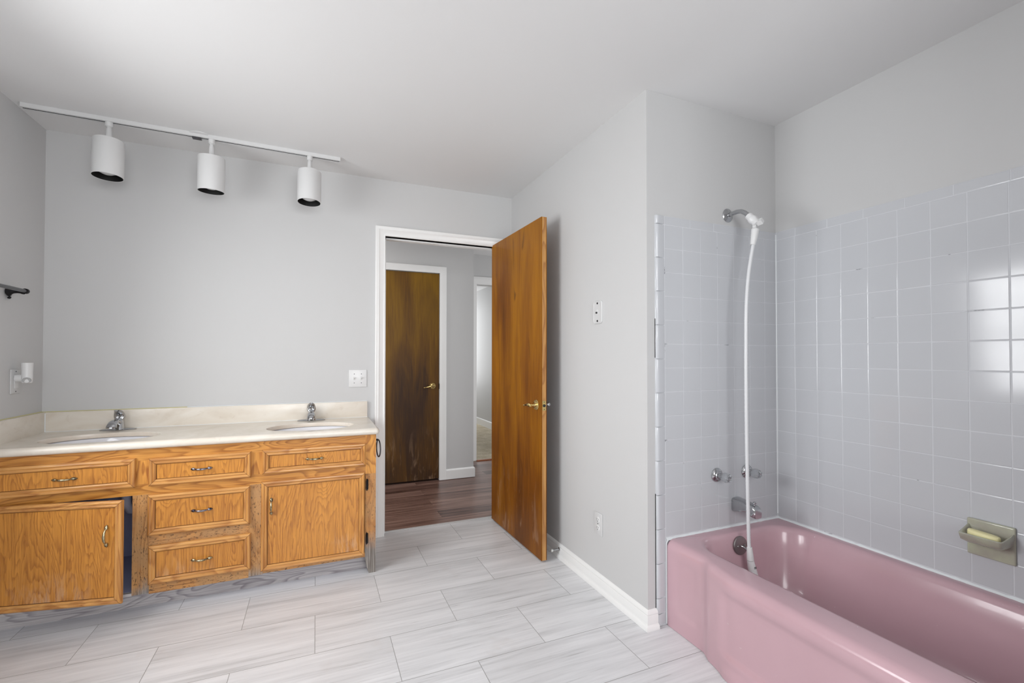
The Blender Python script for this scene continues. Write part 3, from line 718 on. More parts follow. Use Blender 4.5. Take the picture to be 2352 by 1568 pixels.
b = MB(); b.tube(cp, [0.0076 + (0.0006 if i % 2 else 0) for i in range(len(cp))], 14, up=(0, 1, 0)); b.obj('hose', M['hose'], hs, smooth=True, auto=80)
b = MB(); b.tube([(1.886, 1.488, 1.818), (1.881, 1.489, 1.785), (1.874, 1.492, 1.745)], [0.0165, 0.0150, 0.0115], 20, up=(0, 1, 0)); b.obj('hose_nut', M['plastic'], hs, smooth=True)
b = MB(); b.tube([(1.8475, 1.4985, 0.348), (1.850, 1.498, 0.32), (1.8525, 1.4975, 0.290)], [0.0115, 0.0135, 0.0150], 20, up=(0, 1, 0))
b.tube([(1.8527, 1.4975, 0.288), (1.858, 1.495, 0.255), (1.866, 1.49, 0.21), (1.872, 1.48, 0.16), (1.875, 1.45, 0.115), (1.875, 1.40, 0.10)], [0.0150, 0.0175, 0.020, 0.020, 0.019, 0.018], 20, up=(0, 1, 0))
b.lathe([(0.018, 0), (0.035, 0.01), (0.038, 0.03), (0.033, 0.034), (0, 0.034)], (1.875, 1.385, 0.098), (0, -0.45, -0.6), 24)
hn = b.obj('hand_shower', M['plastic'], hs, smooth=True)
b = MB()
for k, z in enumerate((0.262, 0.257)):
    b.box(1.853, 1.866, 1.4765, 1.4785, z, z + 0.0018)
b.obj('printed_mark', M['dark'], hs)

# ------------------------------------------------------------------ soap dish and soap
sd = thing('soap_dish', 'olive grey ceramic soap dish set in the long tiled wall', 'soap dish', (XR, 0.831, 0.503))
b = MB(); y0, y1, zb, zt = 0.768, 0.894, 0.503, 0.634
b.bbox(XR - 0.010, XR + 0.001, y0, y1, zb, zt, 0.006, 3)
b.obj('back_plate', M['dish'], sd, smooth=True, auto=50)
def tray(ins, xo, z, taper=0.0):
    """D-plan outline: wide at the wall, narrower at the lip"""
    a0, a1 = y0 + ins + 0.002, y1 - ins - 0.002; xo_ = XR - xo + ins
    return [(XR - 0.006, a0, z), (XR - 0.03, a0, z), (xo_ + 0.010, a0 + 0.003 + taper, z), (xo_ + 0.003, a0 + 0.006 + taper, z), (xo_, a0 + 0.012 + taper, z), (xo_, a1 - 0.012 - taper, z), (xo_ + 0.003, a1 - 0.006 - taper, z), (xo_ + 0.010, a1 - 0.003 - taper, z), (XR - 0.03, a1, z), (XR - 0.006, a1, z)]
b = MB()
lipz = 0.594
def lift(r, dz): return [(x, y, z + dz * max(0, (x - (XR - 0.06)) / 0.06)) for x, y, z in r]
R = [tray(0.03, 0.060, 0.553), tray(0.012, 0.078, 0.560), tray(0.003, 0.087, 0.570), lift(tray(0.0, 0.090, lipz - 0.002), 0.02), lift(tray(0.0015, 0.0895, lipz), 0.022), lift(tray(0.005, 0.087, lipz), 0.022), lift(tray(0.008, 0.084, lipz - 0.003), 0.02), tray(0.012, 0.078, 0.578), tray(0.02, 0.070, 0.574)]
b.rings(R, closed=True, cap0=True, cap1=True); b.obj('tray', M['dish'], sd, smooth=True, auto=50)
b = MB(); s0 = (XR - 0.052, 0.832)
rs = []
for zz, k in ((0.576, 0.80), (0.579, 0.94), (0.586, 1.0), (0.594, 1.0), (0.600, 0.94), (0.603, 0.78), (0.604, 0.4)):
    r = []
    for j in range(28):
        a = 2 * PI * j / 28; c_, s_ = math.cos(a), math.sin(a)
        r.append((s0[0] + 0.0165 * k * abs(c_) ** 0.7 * (1 if c_ > 0 else -1), s0[1] + (0.0425 - 0.010 * (1 - k)) * abs(s_) ** 0.55 * (1 if s_ > 0 else -1), zz + 0.003 * math.sin(s_ * 1.5)))
    rs.append(r)
b.rings(rs, cap0=True, cap1=True); tag(b.obj('soap_bar', M['soap'], loc=(s0[0], s0[1], 0.576), smooth=True, auto=60), 'pale yellow bar of soap lying in the ceramic dish', 'soap')

# ------------------------------------------------------------------ vanity cabinet
YF = 2.671; VX0, VX1 = XL + 0.002, 0.320; ZC = 0.783
van = thing('vanity_cabinet', 'worn oak double vanity cabinet under the cream marble countertop', 'cabinet', (-0.517, 2.93, 0))
ft = 0.019
for (xa_, xb_, nm_, z_) in ((VX1 - 0.016, VX1 - 0.0005, 'side_panel', 0.0), (VX0, VX0 + 0.016, 'side_panel', 0.0), (-0.790, -0.775, 'partition', 0.101), (-0.295, -0.280, 'partition', 0.101)):
    b = MB(); b.box(xa_, xb_, YF + ft, YB - (0.001 if nm_ == 'side_panel' else 0.011), z_, ZC - (0 if nm_ == 'side_panel' else 0.03)); b.obj(nm_, M['oak_worn_v'], van)
b = MB(); b.box(VX0 + 0.016, VX1 - 0.016, YF + ft, YB - 0.006, 0.088, 0.100); b.box(VX0 + 0.016, VX1 - 0.016, YB - 0.010, YB - 0.002, 0.088, ZC)
b.box(-0.7905, -0.7895, YF + ft + 0.001, YB - 0.01, 0.1, ZC - 0.02)
b.obj('inside_lining', M['inside'], van)
b = MB(); b.mi = 0       # face frame: 0 horizontal oak, 1 vertical oak, 2 worn v, 3 worn h, 4 end stile
def ff(mi, x0, x1, z0, z1, dy=0.0): b.mi = mi; b.box(x0, x1, YF + dy, YF + ft, z0, z1)
ff(0, VX0, 0.262, 0.725, ZC); ff(0, VX0, 0.262, 0.561, 0.612)
ff(1, 0.262, VX1, 0.561, ZC); 
ff(1, -0.802, -0.735, 0.612, 0.725, 0.0002); ff(1, -0.315, -0.25, 0.612, 0.725, 0.0002)
ff(2, -0.802, -0.735, 0.088, 0.561, 0.0002); ff(2, -0.315, -0.25, 0.090, 0.561, 0.0002)
ff(3, -0.735, -0.315, 0.298, 0.368, 0.0004); ff(3, -0.735, -0.315, 0.084, 0.132, 0.0004); ff(0, -0.735, -0.315, 0.548, 0.561, 0.0004)
ff(3, -0.25, 0.262, 0.094, 0.118, 0.0004); ff(5, VX0 + 0.05, -0.802, 0.086, 0.0995, 0.0004)
ff(2, VX0, VX0 + 0.05, 0.088, 0.561, 0.0004)
b.mi = 4
b.add([(0.262, YF + 0.0004, 0.097), (0.272, YF + 0.0004, 0.036), (0.283, YF + 0.0004, 0.0), (VX1, YF, 0.0), (VX1, YF, 0.561), (0.262, YF, 0.561)] +
      [(0.262, YF + ft, 0.097), (0.272, YF + ft, 0.036), (0.283, YF + ft, 0.0), (VX1, YF + ft, 0.0), (VX1, YF + ft, 0.561), (0.262, YF + ft, 0.561)],
      [(0, 1, 2, 3, 4, 5), (11, 10, 9, 8, 7, 6), (0, 6, 7, 1), (1, 7, 8, 2), (2, 8, 9, 3), (3, 9, 10, 4), (4, 10, 11, 5), (5, 11, 6, 0)])
b.obj('face_frame', [M['oak_h'], M['oak_v'], M['oak_worn_v'], M['oak_worn_h'], M['oak_end'], M['kick']], van)
b = MB(); b.box(VX0 + 0.016, VX1 - 0.016, 2.741, 2.756, 0.0, 0.088); b.obj('toe_kick', M['kick'], van)

MOULD = [(0.0, 0.0), (0.0, 0.009), (0.0015, 0.0135), (0.005, 0.0165), (0.009, 0.0175), (0.013, 0.0165), (0.0155, 0.0135), (0.0175, 0.0135), (0.020, 0.0155), (0.0245, 0.0160), (0.028, 0.0135), (0.0300, 0.0095), (0.0305, 0.0065), (0.0315, 0.0065), (0.032, 0.0080)]
def front(x0, x1, z0, z1, y, panel_mat):
    """overlay front with mitred frame moulding and flat veneer panel. slots: 0 frame vertical, 1 frame horizontal, 2 panel"""
    b = MB(); corners = lambda i, d: [(x0 + i, y - d, z0 + i), (x1 - i, y - d, z0 + i), (x1 - i, y - d, z1 - i), (x0 + i, y - d, z1 - i)]
    for k in range(len(MOULD) - 1):
        A_, B_ = corners(*MOULD[k]), corners(*MOULD[k + 1])
        for j in range(4):
            b.mi = 3 if 0.0299 < MOULD[k][0] < 0.0310 else (1 if j in (0, 2) else 0); jj = (j + 1) % 4
            b.add([A_[j], A_[jj], B_[jj], B_[j]], [(0, 1, 2, 3)])
    b.mi = 3      # dark brown strips along the mitre joints
    for (sx_, sz_, cx_, cz_) in ((1, 1, x0, z0), (-1, 1, x1, z0), (-1, -1, x1, z1), (1, -1, x0, z1)):
        for k in range(1, len(MOULD) - 3):
            q = []
            for (i_, d_3), ws in ((MOULD[k], (-1, 1)), (MOULD[k + 1], (1, -1))):
                for w_ in ws: q.append((cx_ + sx_ * (i_ + w_ * 0.00045), y - d_3 - 0.0004, cz_ + sz_ * (i_ - w_ * 0.00045)))
            b.add(q, [(0, 1, 2, 3)])
    b.mi = 2; b.add(corners(*MOULD[-1]), [(0, 1, 2, 3)]); b.mi = 0; b.add(corners(0, 0), [(3, 2, 1, 0)])
    return b
def ov(x0, x1, z0, z1):
    k = 2.655 / 2.671
    return x0 * k, x1 * k, CAM_H - (CAM_H - z0) * k, CAM_H - (CAM_H - z1) * k
def pull(b, c, axis, L=0.092):
    """arched bail pull with leaf ends; c centre on the panel surface, out = -y"""
    c = Vector(c); a = Vector((1, 0, 0)) if axis == 'x' else Vector((0, 0, 1)); o = Vector((0, -1, 0)); n = 14
    side = Vector((0, 0, 1)) if axis == 'x' else Vector((1, 0, 0))
    h = L / 2
    pts = []; rad = []
    for i in range(n + 1):
        t_ = -1 + 2 * i / n; pts.append(c + a * (t_ * (h - 0.017)) + o * (0.009 + 0.014 * (1 - abs(t_) ** 2.4)))
        rad.append(0.0030 + 0.0024 * (1 - t_ * t_))
    b.tube(pts, rad, 12, up=tuple(o))
    for s_ in (-1, 1):
        P = [c + a * s_ * (h - 0.021) + o * 0.009, c + a * s_ * (h - 0.017) + o * 0.008, c + a * s_ * (h - 0.009) + o * 0.005, c + a * s_ * (h - 0.003) + o * 0.003, c + a * s_ * h + o * 0.001]
        b.tube(P, [(0.0035, 0.0035), (0.0055, 0.0068), (0.005, 0.0072), (0.003, 0.0045), (0.001, 0.001)], 12, up=tuple(o))
        b.tube([c + a * s_ * (h - 0.016) + o * -0.001, c + a * s_ * (h - 0.016) + o * 0.007], [0.005, 0.0045], 10)
    return b
PY_ = YF - 0.008   # panel surface of a closed front
M['groove'] = mat('groove_brown', (92, 58, 30), 0.7)  # dark brown for the groove ring and mitre strips
FM = [M['oak_mv'], M['oak_mh'], M['oak_panel'], M['groove']]
def drawer(x0, x1, z0, z1, pm, hx_, hz, tilt=0):
    q = ov(x0, x1, z0, z1); b = front(*q, YF - 0.0006, None); b.mi = 0
    b.box(q[0] + 0.03, q[1] - 0.03, YF + 0.0, YF + 0.35, q[2] + 0.02, q[3] - 0.02)
    o = b.obj('drawer', FM, van); b2 = MB(); hq = ov(hx_, hx_, hz, hz); pull(b2, (hq[0], PY_ - 0.0006, hq[2]), 'x')
    h = b2.obj('handle', M[pm], o, smooth=True, auto=60); h['label'] = 'bright antique brass pull' if pm == 'pull_brass' else 'tarnished dark pull'
drawer(-1.312, -0.794, 0.598, 0.736, 'pull_brass', -1.055, 0.664)
drawer(-0.742, -0.308, 0.598, 0.731, 'pull_pewter', -0.525, 0.664)
drawer(-0.256, 0.265, 0.607, 0.733, 'pull_brass', -0.003, 0.670)
drawer(-0.745, -0.311, 0.359, 0.555, 'pull_pewter', -0.523, 0.458)
drawer(-0.741, -0.307, 0.124, 0.309, 'pull_brass', -0.521, 0.214)
# right door
q = ov(-0.260, 0.260, 0.102, 0.569)
dR = front(*q, YF - 0.0006, None).obj('door', FM, van)
hq = ov(-0.212, -0.212, 0.436, 0.436); b = MB(); pull(b, (hq[0], PY_ - 0.0006, hq[2]), 'z'); b.obj('handle', M['pull_brass'], dR, smooth=True, auto=60)
for hz in (0.501, 0.199):
    b = MB(); x = 0.2685; y = YF - 0.001
    b.bbox(x - 0.002, x + 0.010, y - 0.003, y, hz - 0.028, hz + 0.028, 0.001, 1)
    b.tube([(x + 0.001, y - 0.007, hz - 0.022), (x + 0.001, y - 0.007, hz + 0.022)], 0.0045, 12)
    for s_ in (-1, 1):
        b.tube([(x + 0.002, y - 0.006, hz + s_ * 0.022), (x + 0.002, y - 0.006, hz + s_ * 0.028), (x + 0.002, y - 0.005, hz + s_ * 0.034)], [0.003, 0.0052, 0.001], 10)
    b.obj('hinge', M['black_iron'], dR, smooth=True)
# left door, swung open about 12 degrees on its left hinge
q = ov(-1.312, -0.794, 0.104, 0.569)
b = front(q[0], q[1], q[2], q[3], YF - 0.0006, None); piv = (q[0], YF - 0.0006, 0); A12 = -math.radians(11.9)
rot_pts(b, piv, 'Z', A12); dL = b.obj('door', FM, van)
b = MB(); hq = (-0.851, 0.417); pull(b, (hq[0], PY_ - 0.0006, hq[1]), 'z', 0.10); rot_pts(b, piv, 'Z', A12); b.obj('handle', M['pull_brass'], dL, smooth=True, auto=60)
for hz in (0.501, 0.199):
    b = MB(); b.tube([(q[0] - 0.003, YF - 0.006, hz - 0.022), (q[0] - 0.003, YF - 0.006, hz + 0.022)], 0.0045, 12); b.obj('hinge', M['black_iron'], dL, smooth=True)

# waste pipe inside the open bay
pp = thing('sink_drain_pipe', 'white sink drain pipe seen through the gap of the open cabinet door', 'pipe', (-0.985, 2.86, 0.10))
b = MB(); px_, py_ = -0.905, 2.93
b.tube([(px_, py_, 0.655), (px_, py_, 0.50), (px_, py_, 0.46), (px_ + 0.01, py_ + 0.02, 0.42), (px_ + 0.03, py_ + 0.05, 0.405), (px_ + 0.05, py_ + 0.10, 0.42), (px_ + 0.05, py_ + 0.13, 0.46), (px_ + 0.05, py_ + 0.24, 0.47)], 0.020, 16)
b.obj('pipe', M['pvc'], pp, smooth=True)
b = MB(); b.lathe([(0.021, 0), (0.029, 0.002), (0.029, 0.024), (0.021, 0.026)], (px_, py_, 0.50), (0, 0, 1), 20); b.obj('slip_nut', M['pvc'], pp, smooth=True)

# ------------------------------------------------------------------ countertop with basins
ct = thing('countertop', 'cream cultured marble double vanity countertop with splash strips', 'countertop', (-0.51, 2.91, ZC))
CZ = 0.820; CXR = 0.336; CYF = 2.640; rn = 0.018
SK = [(-0.985, 2.862, 0.236, 0.152), (-0.022, 2.862, 0.232, 0.152)]
b = MB(); N = 96
X0, X1, Y0, Y1 = XL + 0.001, CXR - rn, CYF + rn, YB - 0.001; XM = -0.505
for (cx_, cy2, ra, rb), (xa, xb) in zip(SK, ((X0, XM), (XM, X1))):
    angs = sorted(set([2 * PI * k / N for k in range(N)] + [math.atan2(yy - cy2, xx - cx_) % (2 * PI) for xx in (xa, xb) for yy in (Y0, Y1)]))
    def outer(a):
        c_, s_ = math.cos(a), math.sin(a); t_ = 1e9
        if c_ > 1e-9: t_ = min(t_, (xb - cx_) / c_)
        if c_ < -1e-9: t_ = min(t_, (xa - cx_) / c_)
        if s_ > 1e-9: t_ = min(t_, (Y1 - cy2) / s_)
        if s_ < -1e-9: t_ = min(t_, (Y0 - cy2) / s_)
        return (cx_ + c_ * t_, cy2 + s_ * t_)
    def ell(a, k, z):
        return (cx_ + (ra + k) * math.cos(a), cy2 + (rb + k) * math.sin(a), z)
    ro = [(*outer(a), CZ) for a in angs]
    rings = [ro]
    # the soft dished rim, then the rounded cut edge, then the underside
    for k, z in ((0.012, CZ), (0.010, CZ - 0.0002), (0.006, CZ - 0.0008), (0.002, CZ - 0.0012), (0.0006, CZ - 0.0022), (0.0, CZ - 0.006), (0.0, CZ - 0.022), (0.002, CZ - 0.024)):
        rings.append([ell(a, k, z) for a in angs])
    b.rings(rings, closed=True)
# front and right edge: rounded nose
prof = [(rn * math.sin(a) , CZ - rn + rn * math.cos(a)) for a in [PI * k / 12 for k in range(0, 13)]]
prof = [(o_, CZ - (CZ - z_) * (CZ - ZC) / (2 * rn)) for o_, z_ in prof]
st = [((X0, Y0), (0, -1))] + [((X1, Y0), (math.sin(a), -math.cos(a))) for a in [PI / 2 * k / 8 for k in range(9)]] + [((X1, Y1), (1, 0))]
b.rings([[(px + nx * o_, py + ny * o_, z_) for o_, z_ in prof] for (px, py), (nx, ny) in st], closed=False)
b.add([(X0, Y0, ZC), (X1, Y0, ZC), (X1, Y0 + 0.04, ZC), (X0, Y0 + 0.04, ZC)], [(0, 3, 2, 1)])
b.add([(X1 - 0.03, Y0, ZC), (X1, Y0, ZC), (X1, Y1, ZC), (X1 - 0.03, Y1, ZC)], [(0, 3, 2, 1)])
b.add([(X0, Y1 - 0.03, ZC), (X1, Y1 - 0.03, ZC), (X1, Y1, ZC), (X0, Y1, ZC)], [(0, 3, 2, 1)])
b.obj('slab', M['marble'], ct, smooth=True, auto=35, merge=True)
b = MB(); b.bbox(XL + 0.0215, 0.322, YB - 0.020, YB - 0.0008, CZ - 0.001, 0.925, 0.003, 2); b.obj('backsplash', M['marble'], ct, smooth=True)
b = MB(); b.bbox(XL + 0.0008, XL + 0.021, CYF + 0.01, YB - 0.0008, CZ - 0.001, 0.926, 0.003, 2); b.obj('backsplash', M['marble'], ct, smooth=True)
b = MB(); b.tube([(XL + 0.002, CYF + 0.02, 0.9265), (XL + 0.002, YB - 0.002, 0.9265)], 0.003, 6); b.tube([(XL, YB - 0.002, 0.9255), (-0.7, YB - 0.002, 0.9255)], 0.0028, 6); b.obj('caulk', M['caulk_yellow'], ct, smooth=True)
b = MB(); b.tube([(-0.7, YB - 0.002, 0.9255), (0.32, YB - 0.002, 0.9255)], 0.0022, 6); b.tube([(XL + 0.021, YB - 0.021, CZ + 0.001), (XL + 0.021, YB - 0.021, 0.92)], 0.003, 6); b.tube([(XL + 0.02, YB - 0.020, CZ), (0.322, YB - 0.020, CZ)], 0.002, 6); b.obj('caulk', M['caulk'], ct, smooth=True)
for i, (cx_, cy2, ra, rb) in enumerate(SK):
    s = thing('sink', ('white oval undermount sink in the countertop near the left wall' if i == 0 else 'white oval undermount sink in the countertop near the doorway'), 'sink', (cx_, cy2, CZ - 0.16), 'oval undermount sinks in the vanity top')
    b = MB(); rings = []
    P = [(1.10, -0.0245), (1.04, -0.0245), (1.0, -0.030), (0.97, -0.05), (0.92, -0.085), (0.82, -0.12), (0.62, -0.145), (0.35, -0.155), (0.10, -0.158)]
    for k, dz in P: rings.append([(cx_ + ra * k * math.cos(2 * PI * j / 72), cy2 + rb * k * math.sin(2 * PI * j / 72), CZ + dz) for j in range(72)])
    for k, dz in P[::-1]: rings.append([(cx_ + ra * (k + 0.03) * math.cos(2 * PI * j / 72), cy2 + rb * (k + 0.04) * math.sin(2 * PI * j / 72), CZ + dz - 0.008) for j in range(72)])
    b.rings(rings + [rings[0]]); b.obj('bowl', M['cream'], s, smooth=True, auto=70)
    b = MB(); b.lathe([(0.024, 0), (0.025, 0.002), (0.018, 0.003), (0.016, 0.0), (0, 0.001)], (cx_, cy2, CZ - 0.158), (0, 0, 1), 20); b.obj('drain', M['chrome'], s, smooth=True)

# ------------------------------------------------------------------ basin faucets
def faucet(x, y, label, turn=0.0):
    z = CZ + 0.0002
    f = thing('faucet', label, 'faucet', (x, y, CZ), 'single lever basin faucets')
    b = MB()
    b.lathe([(0.026, 0), (0.027, 0.003), (0.024, 0.007), (0.018, 0.010), (0.0, 0.0115)], (x, y, z), (0, 0, 1), 48, sx=3.1, ref=(0, 1, 0))
    b.obj('base_plate', M['chrome'], f, smooth=True)
    b = MB()
    def sec(cx_, cy_, w, dpt, zz, n=24, e_=0.7):
        r = []
        for k in range(n):
            a = 2 * PI * k / n; c_, s_ = math.cos(a), math.sin(a)
            r.append((cx_ + w * abs(c_) ** e_ * (1 if c_ > 0 else -1), cy_ + dpt * abs(s_) ** e_ * (1 if s_ > 0 else -1), zz))
        return r
    b.rings([sec(x, y - 0.004, 0.030, 0.030, z + 0.004), sec(x, y - 0.002, 0.027, 0.026, z + 0.016), sec(x, y + 0.003, 0.0235, 0.021, z + 0.032), sec(x, y + 0.008, 0.0195, 0.018, z + 0.047), sec(x, y + 0.011, 0.0165, 0.016, z + 0.058), sec(x, y + 0.012, 0.008, 0.008, z + 0.061)], cap0=True, cap1=True)
    P = catmull([(x, y + 0.004, z + 0.030), (x, y - 0.016, z + 0.044), (x, y - 0.040, z + 0.050), (x, y - 0.064, z + 0.047), (x, y - 0.084, z + 0.036), (x, y - 0.092, z + 0.024)], 5)
    nP = len(P); b.tube(P, [(0.0135 - 0.001 * math.sin(i / nP * PI), 0.018 + 0.006 * (i / nP)) for i in range(nP)], 18, up=(0, 0, 1))
    b.lathe([(0.0165, 0), (0.0165, 0.006), (0.012, 0.006), (0.0, 0.004)], (x, y - 0.0925, z + 0.026), (0, -0.15, -1), 20)
    b.obj('spout', M['chrome'], f, smooth=True, auto=50)
    # loop lever: leaf shape with an opening, ending in a small forward knob
    b = MB()
    for s_ in (-1, 1):
        b.tube(catmull([(x + s_ * 0.007, y + 0.012, z + 0.056), (x + s_ * 0.0125, y + 0.016, z + 0.070), (x + s_ * 0.0115, y + 0.013, z + 0.086), (x + s_ * 0.007, y + 0.003, z + 0.098), (x, y - 0.006, z + 0.104)], 5), [(0.0062, 0.0125)] * 21, 12, up=(0, 1, 0))
    b.tube([(x, y - 0.002, z + 0.102), (x, y - 0.014, z + 0.107), (x, y - 0.026, z + 0.108), (x, y - 0.034, z + 0.108), (x, y - 0.041, z + 0.107)], [(0.004, 0.006), (0.0035, 0.005), (0.0045, 0.007), (0.005, 0.0085), (0.001, 0.002)], 12)
    b.lathe([(0.014, 0), (0.013, 0.006), (0.006, 0.010), (0, 0.011)], (x, y + 0.012, z + 0.054), (0, 0.1, 1), 20)
    b.obj('lever', M['chrome'], f, smooth=True, auto=60)
faucet(-1.003, 3.115, 'chrome single lever faucet behind the sink near the left wall')
faucet(-0.025, 3.120, 'chrome single lever faucet behind the sink near the doorway')

# ------------------------------------------------------------------ towel ring on the vanity side
tr = thing('towel_ring', 'black metal towel ring on the side of the vanity by the doorway', 'towel ring', (VX1, 2.725, 0.735))
b = MB(); b.lathe([(0.012, 0), (0.012, 0.003), (0.007, 0.006), (0.005, 0.016), (0.006, 0.020), (0, 0.021)], (VX1, 2.745, 0.737), (1, 0, 0), 18); b.obj('mount', M['black_iron'], tr, smooth=True)
b = MB(); c = Vector((VX1 + 0.022, 2.738, 0.688)); dd = Vector((-0.12, 0.99, 0)).normalized()
b.tube([c + dd * 0.045 * math.cos(2 * PI * k / 40) + Vector((0, 0, 0.049 * math.sin(2 * PI * k / 40))) for k in range(41)], 0.0036, 10, caps=False); b.obj('ring', M['pewter'], tr, smooth=True)

# ------------------------------------------------------------------ switches and outlets
def plate_y(b, x0, x1, z0, z1, y, th=0.005): b.bbox(x0, x1, y - th, y, z0, z1, 0.0022, 2)
o = thing('light_switch', 'white double toggle switch plate on the wall between vanity and doorway', 'light switch', (0.2605, YB, 1.079))
b = MB(); plate_y(b, 0.203, 0.318, 1.0215, 1.1365, YB - 0.0004); b.obj('cover_plate', M['plastic'], o, smooth=True)
for x in (0.2375, 0.2835):
    b = MB(); b.box(x - 0.005, x + 0.005, YB - 0.0062, YB - 0.005, 1.067, 1.091); b.obj('toggle_slot', M['plate'], o)
    b = MB(); b.add([(x - 0.0035, YB - 0.005, 1.070), (x + 0.0035, YB - 0.005, 1.070), (x + 0.0035, YB - 0.005, 1.088), (x - 0.0035, YB - 0.005, 1.088), (x - 0.003, YB - 0.018, 1.084), (x + 0.003, YB - 0.018, 1.084), (x + 0.003, YB - 0.017, 1.090), (x - 0.003, YB - 0.017, 1.090)],
                    [(0, 1, 5, 4), (1, 2, 6, 5), (2, 3, 7, 6), (3, 0, 4, 7), (4, 5, 6, 7), (3, 2, 1, 0)]); b.obj('toggle', M['plastic'], o)
    for z in (1.049, 1.109):
        b = MB(); b.lathe([(0.0032, 0), (0.0028, 0.0012), (0, 0.0015)], (x, YB - 0.0052, z), (0, -1, 0), 12); b.obj('screw', M['pewter'], o, smooth=True)

def plate_x(b, x, side, y0, y1, z0, z1, th=0.005):
    a, c_ = sorted((x, x + side * th)); b.bbox(a, c_, y0, y1, z0, z1, 0.002, 2)
# switch with rounded plate on the right wall
o = thing('light_switch', 'grey single switch with rounded ornamental plate, high on the right wall', 'light switch', (XS, 2.03, 1.462))
b = MB(); yc, zc = 2.030, 1.462
def rplate(hw, hh, r, x):
    pts = []
    for (sx_, sz_, a0) in ((1, 1, 0), (-1, 1, 90), (-1, -1, 180), (1, -1, 270)):
        for k in range(7):
            a = math.radians(a0 + 15 * k); pts.append((x, yc + sx_ * (hw - r) + r * math.cos(a), zc + sz_ * (hh - r) + r * math.sin(a)))
    return pts
b.rings([rplate(0.0405, 0.062, 0.018, XS - 0.0003), rplate(0.0405, 0.062, 0.018, XS - 0.004), rplate(0.038, 0.0595, 0.016, XS - 0.0075), rplate(0.034, 0.0555, 0.013, XS - 0.0072), rplate(0.033, 0.054, 0.012, XS - 0.0058)], cap0=True, cap1=True)
b.obj('cover_plate', M['plate'], o, smooth=True, auto=30)
b = MB(); b.box(XS - 0.0082, XS - 0.0056, yc - 0.0065, yc + 0.0065, zc - 0.0135, zc + 0.0135); b.obj('toggle_slot', M['plastic'], o)
b = MB(); b.bbox(XS - 0.016, XS - 0.007, yc - 0.0035, yc + 0.0035, zc - 0.008, zc + 0.001, 0.001, 1); b.obj('toggle', M['dark'], o)
for z in (zc - 0.047, zc + 0.047):
    b = MB(); b.lathe([(0.0055, 0), (0.005, 0.002), (0, 0.0025)], (XS - 0.0056, yc, z), (-1, 0, 0), 14); b.obj('screw', M['black_iron'], o, smooth=True)

def outlet(x, side, yc, zc, label, pm='plate'):
    o = thing('wall_outlet', label, 'outlet', (x, yc, zc))
    b = MB(); plate_x(b, x + side * 0.0004, side, yc - 0.036, yc + 0.036, zc - 0.058, zc + 0.058); b.obj('cover_plate', M[pm], o, smooth=True)
    for dz in (-0.0215, 0.0215):
        b = MB(); b.lathe([(0.0165, 0), (0.0165, 0.0012), (0.0155, 0.002), (0, 0.002)], (x + side * 0.005, yc, zc + dz), (side, 0, 0), 24); sk = b.obj('receptacle', M['plastic'], o, smooth=True)
        b = MB()
        for dy in (-0.0062, 0.0062): 
            a, c_ = sorted((x + side * 0.0071, x + side * 0.0074)); b.box(a, c_, yc + dy - 0.001, yc + dy + 0.001, zc + dz - 0.001, zc + dz + 0.0065)
        b.lathe([(0.0025, 0), (0.0025, 0.0003), (0, 0.0003)], (x + side * 0.0071, yc, zc + dz - 0.008), (side, 0, 0), 10)
        b.obj('socket_slots', M['dark'], sk)
    b = MB(); b.lathe([(0.003, 0), (0.003, 0.001), (0, 0.0014)], (x + side * 0.005, yc, zc), (side, 0, 0), 12); b.obj('screw', M['pewter'], o, smooth=True)
    return o
outlet(XS, -1, 2.029, 0.342, 'grey painted wall outlet low on the right wall above the baseboard')
# outlet left wall, decorator style, with plug-in
o = thing('wall_outlet', 'grey wall outlet on the left wall above the countertop, holding a white plug-in', 'outlet', (XL, 2.944, 1.101))
b = MB(); plate_x(b, XL + 0.0004, 1, 2.906, 2.983, 1.043, 1.160); b.obj('cover_plate', M['plate'], o, smooth=True)
b = MB(); plate_x(b, XL + 0.0054, 1, 2.9275, 2.9605, 1.068, 1.134, 0.003); b.obj('receptacle', M['plastic'], o, smooth=True)
for z in (1.053, 1.150):
    b = MB(); b.lathe([(0.003, 0), (0.003, 0.001), (0, 0.0014)], (XL + 0.0054, 2.944, z), (1, 0, 0), 12); b.obj('screw', M['pewter'], o, smooth=True)
# plug-in scent warmer
px0 = XL + 0.0086; o = thing('plug_in_air_freshener', 'white plug-in air freshener in the left wall outlet above the countertop corner', 'air freshener', (px0 + 0.045, 2.934, 1.08))
b = MB(); b.tube([(px0, 2.940, 1.117), (px0 + 0.012, 2.939, 1.117), (px0 + 0.03, 2.937, 1.116), (px0 + 0.045, 2.934, 1.115)], [0.018, 0.0195, 0.0185, 0.0175], 24); b.obj('plug_body', M['plastic'], o, smooth=True)
b = MB(); vc = (px0 + 0.044, 2.930, 0); pr_ = [(0.014, 1.092), (0.0185, 1.095), (0.0205, 1.102), (0.0207, 1.12), (0.0203, 1.145), (0.0212, 1.172), (0.0225, 1.192), (0.0212, 1.192), (0.0185, 1.16), (0.0180, 1.135), (0.0, 1.135)]
b.lathe(pr_, vc, (0, 0, 1), 36); b.obj('cup', M['plastic'], o, smooth=True)
b = MB(); nrm = Vector((0.35, -0.9, -0.2)).normalized(); b.lathe([(0.0125, -0.002), (0.0140, 0.0), (0.0128, 0.0015), (0.0118, 0.0), (0, -0.0005)], Vector((vc[0], vc[1], 1.108)) + Vector((nrm.x, nrm.y, 0)).normalized() * 0.0200, (0.33, -0.92, -0.18), 28, sx=1.15); b.obj('vent_opening', mat('grey_vent', (170, 170, 170), 0.3), o, smooth=True)

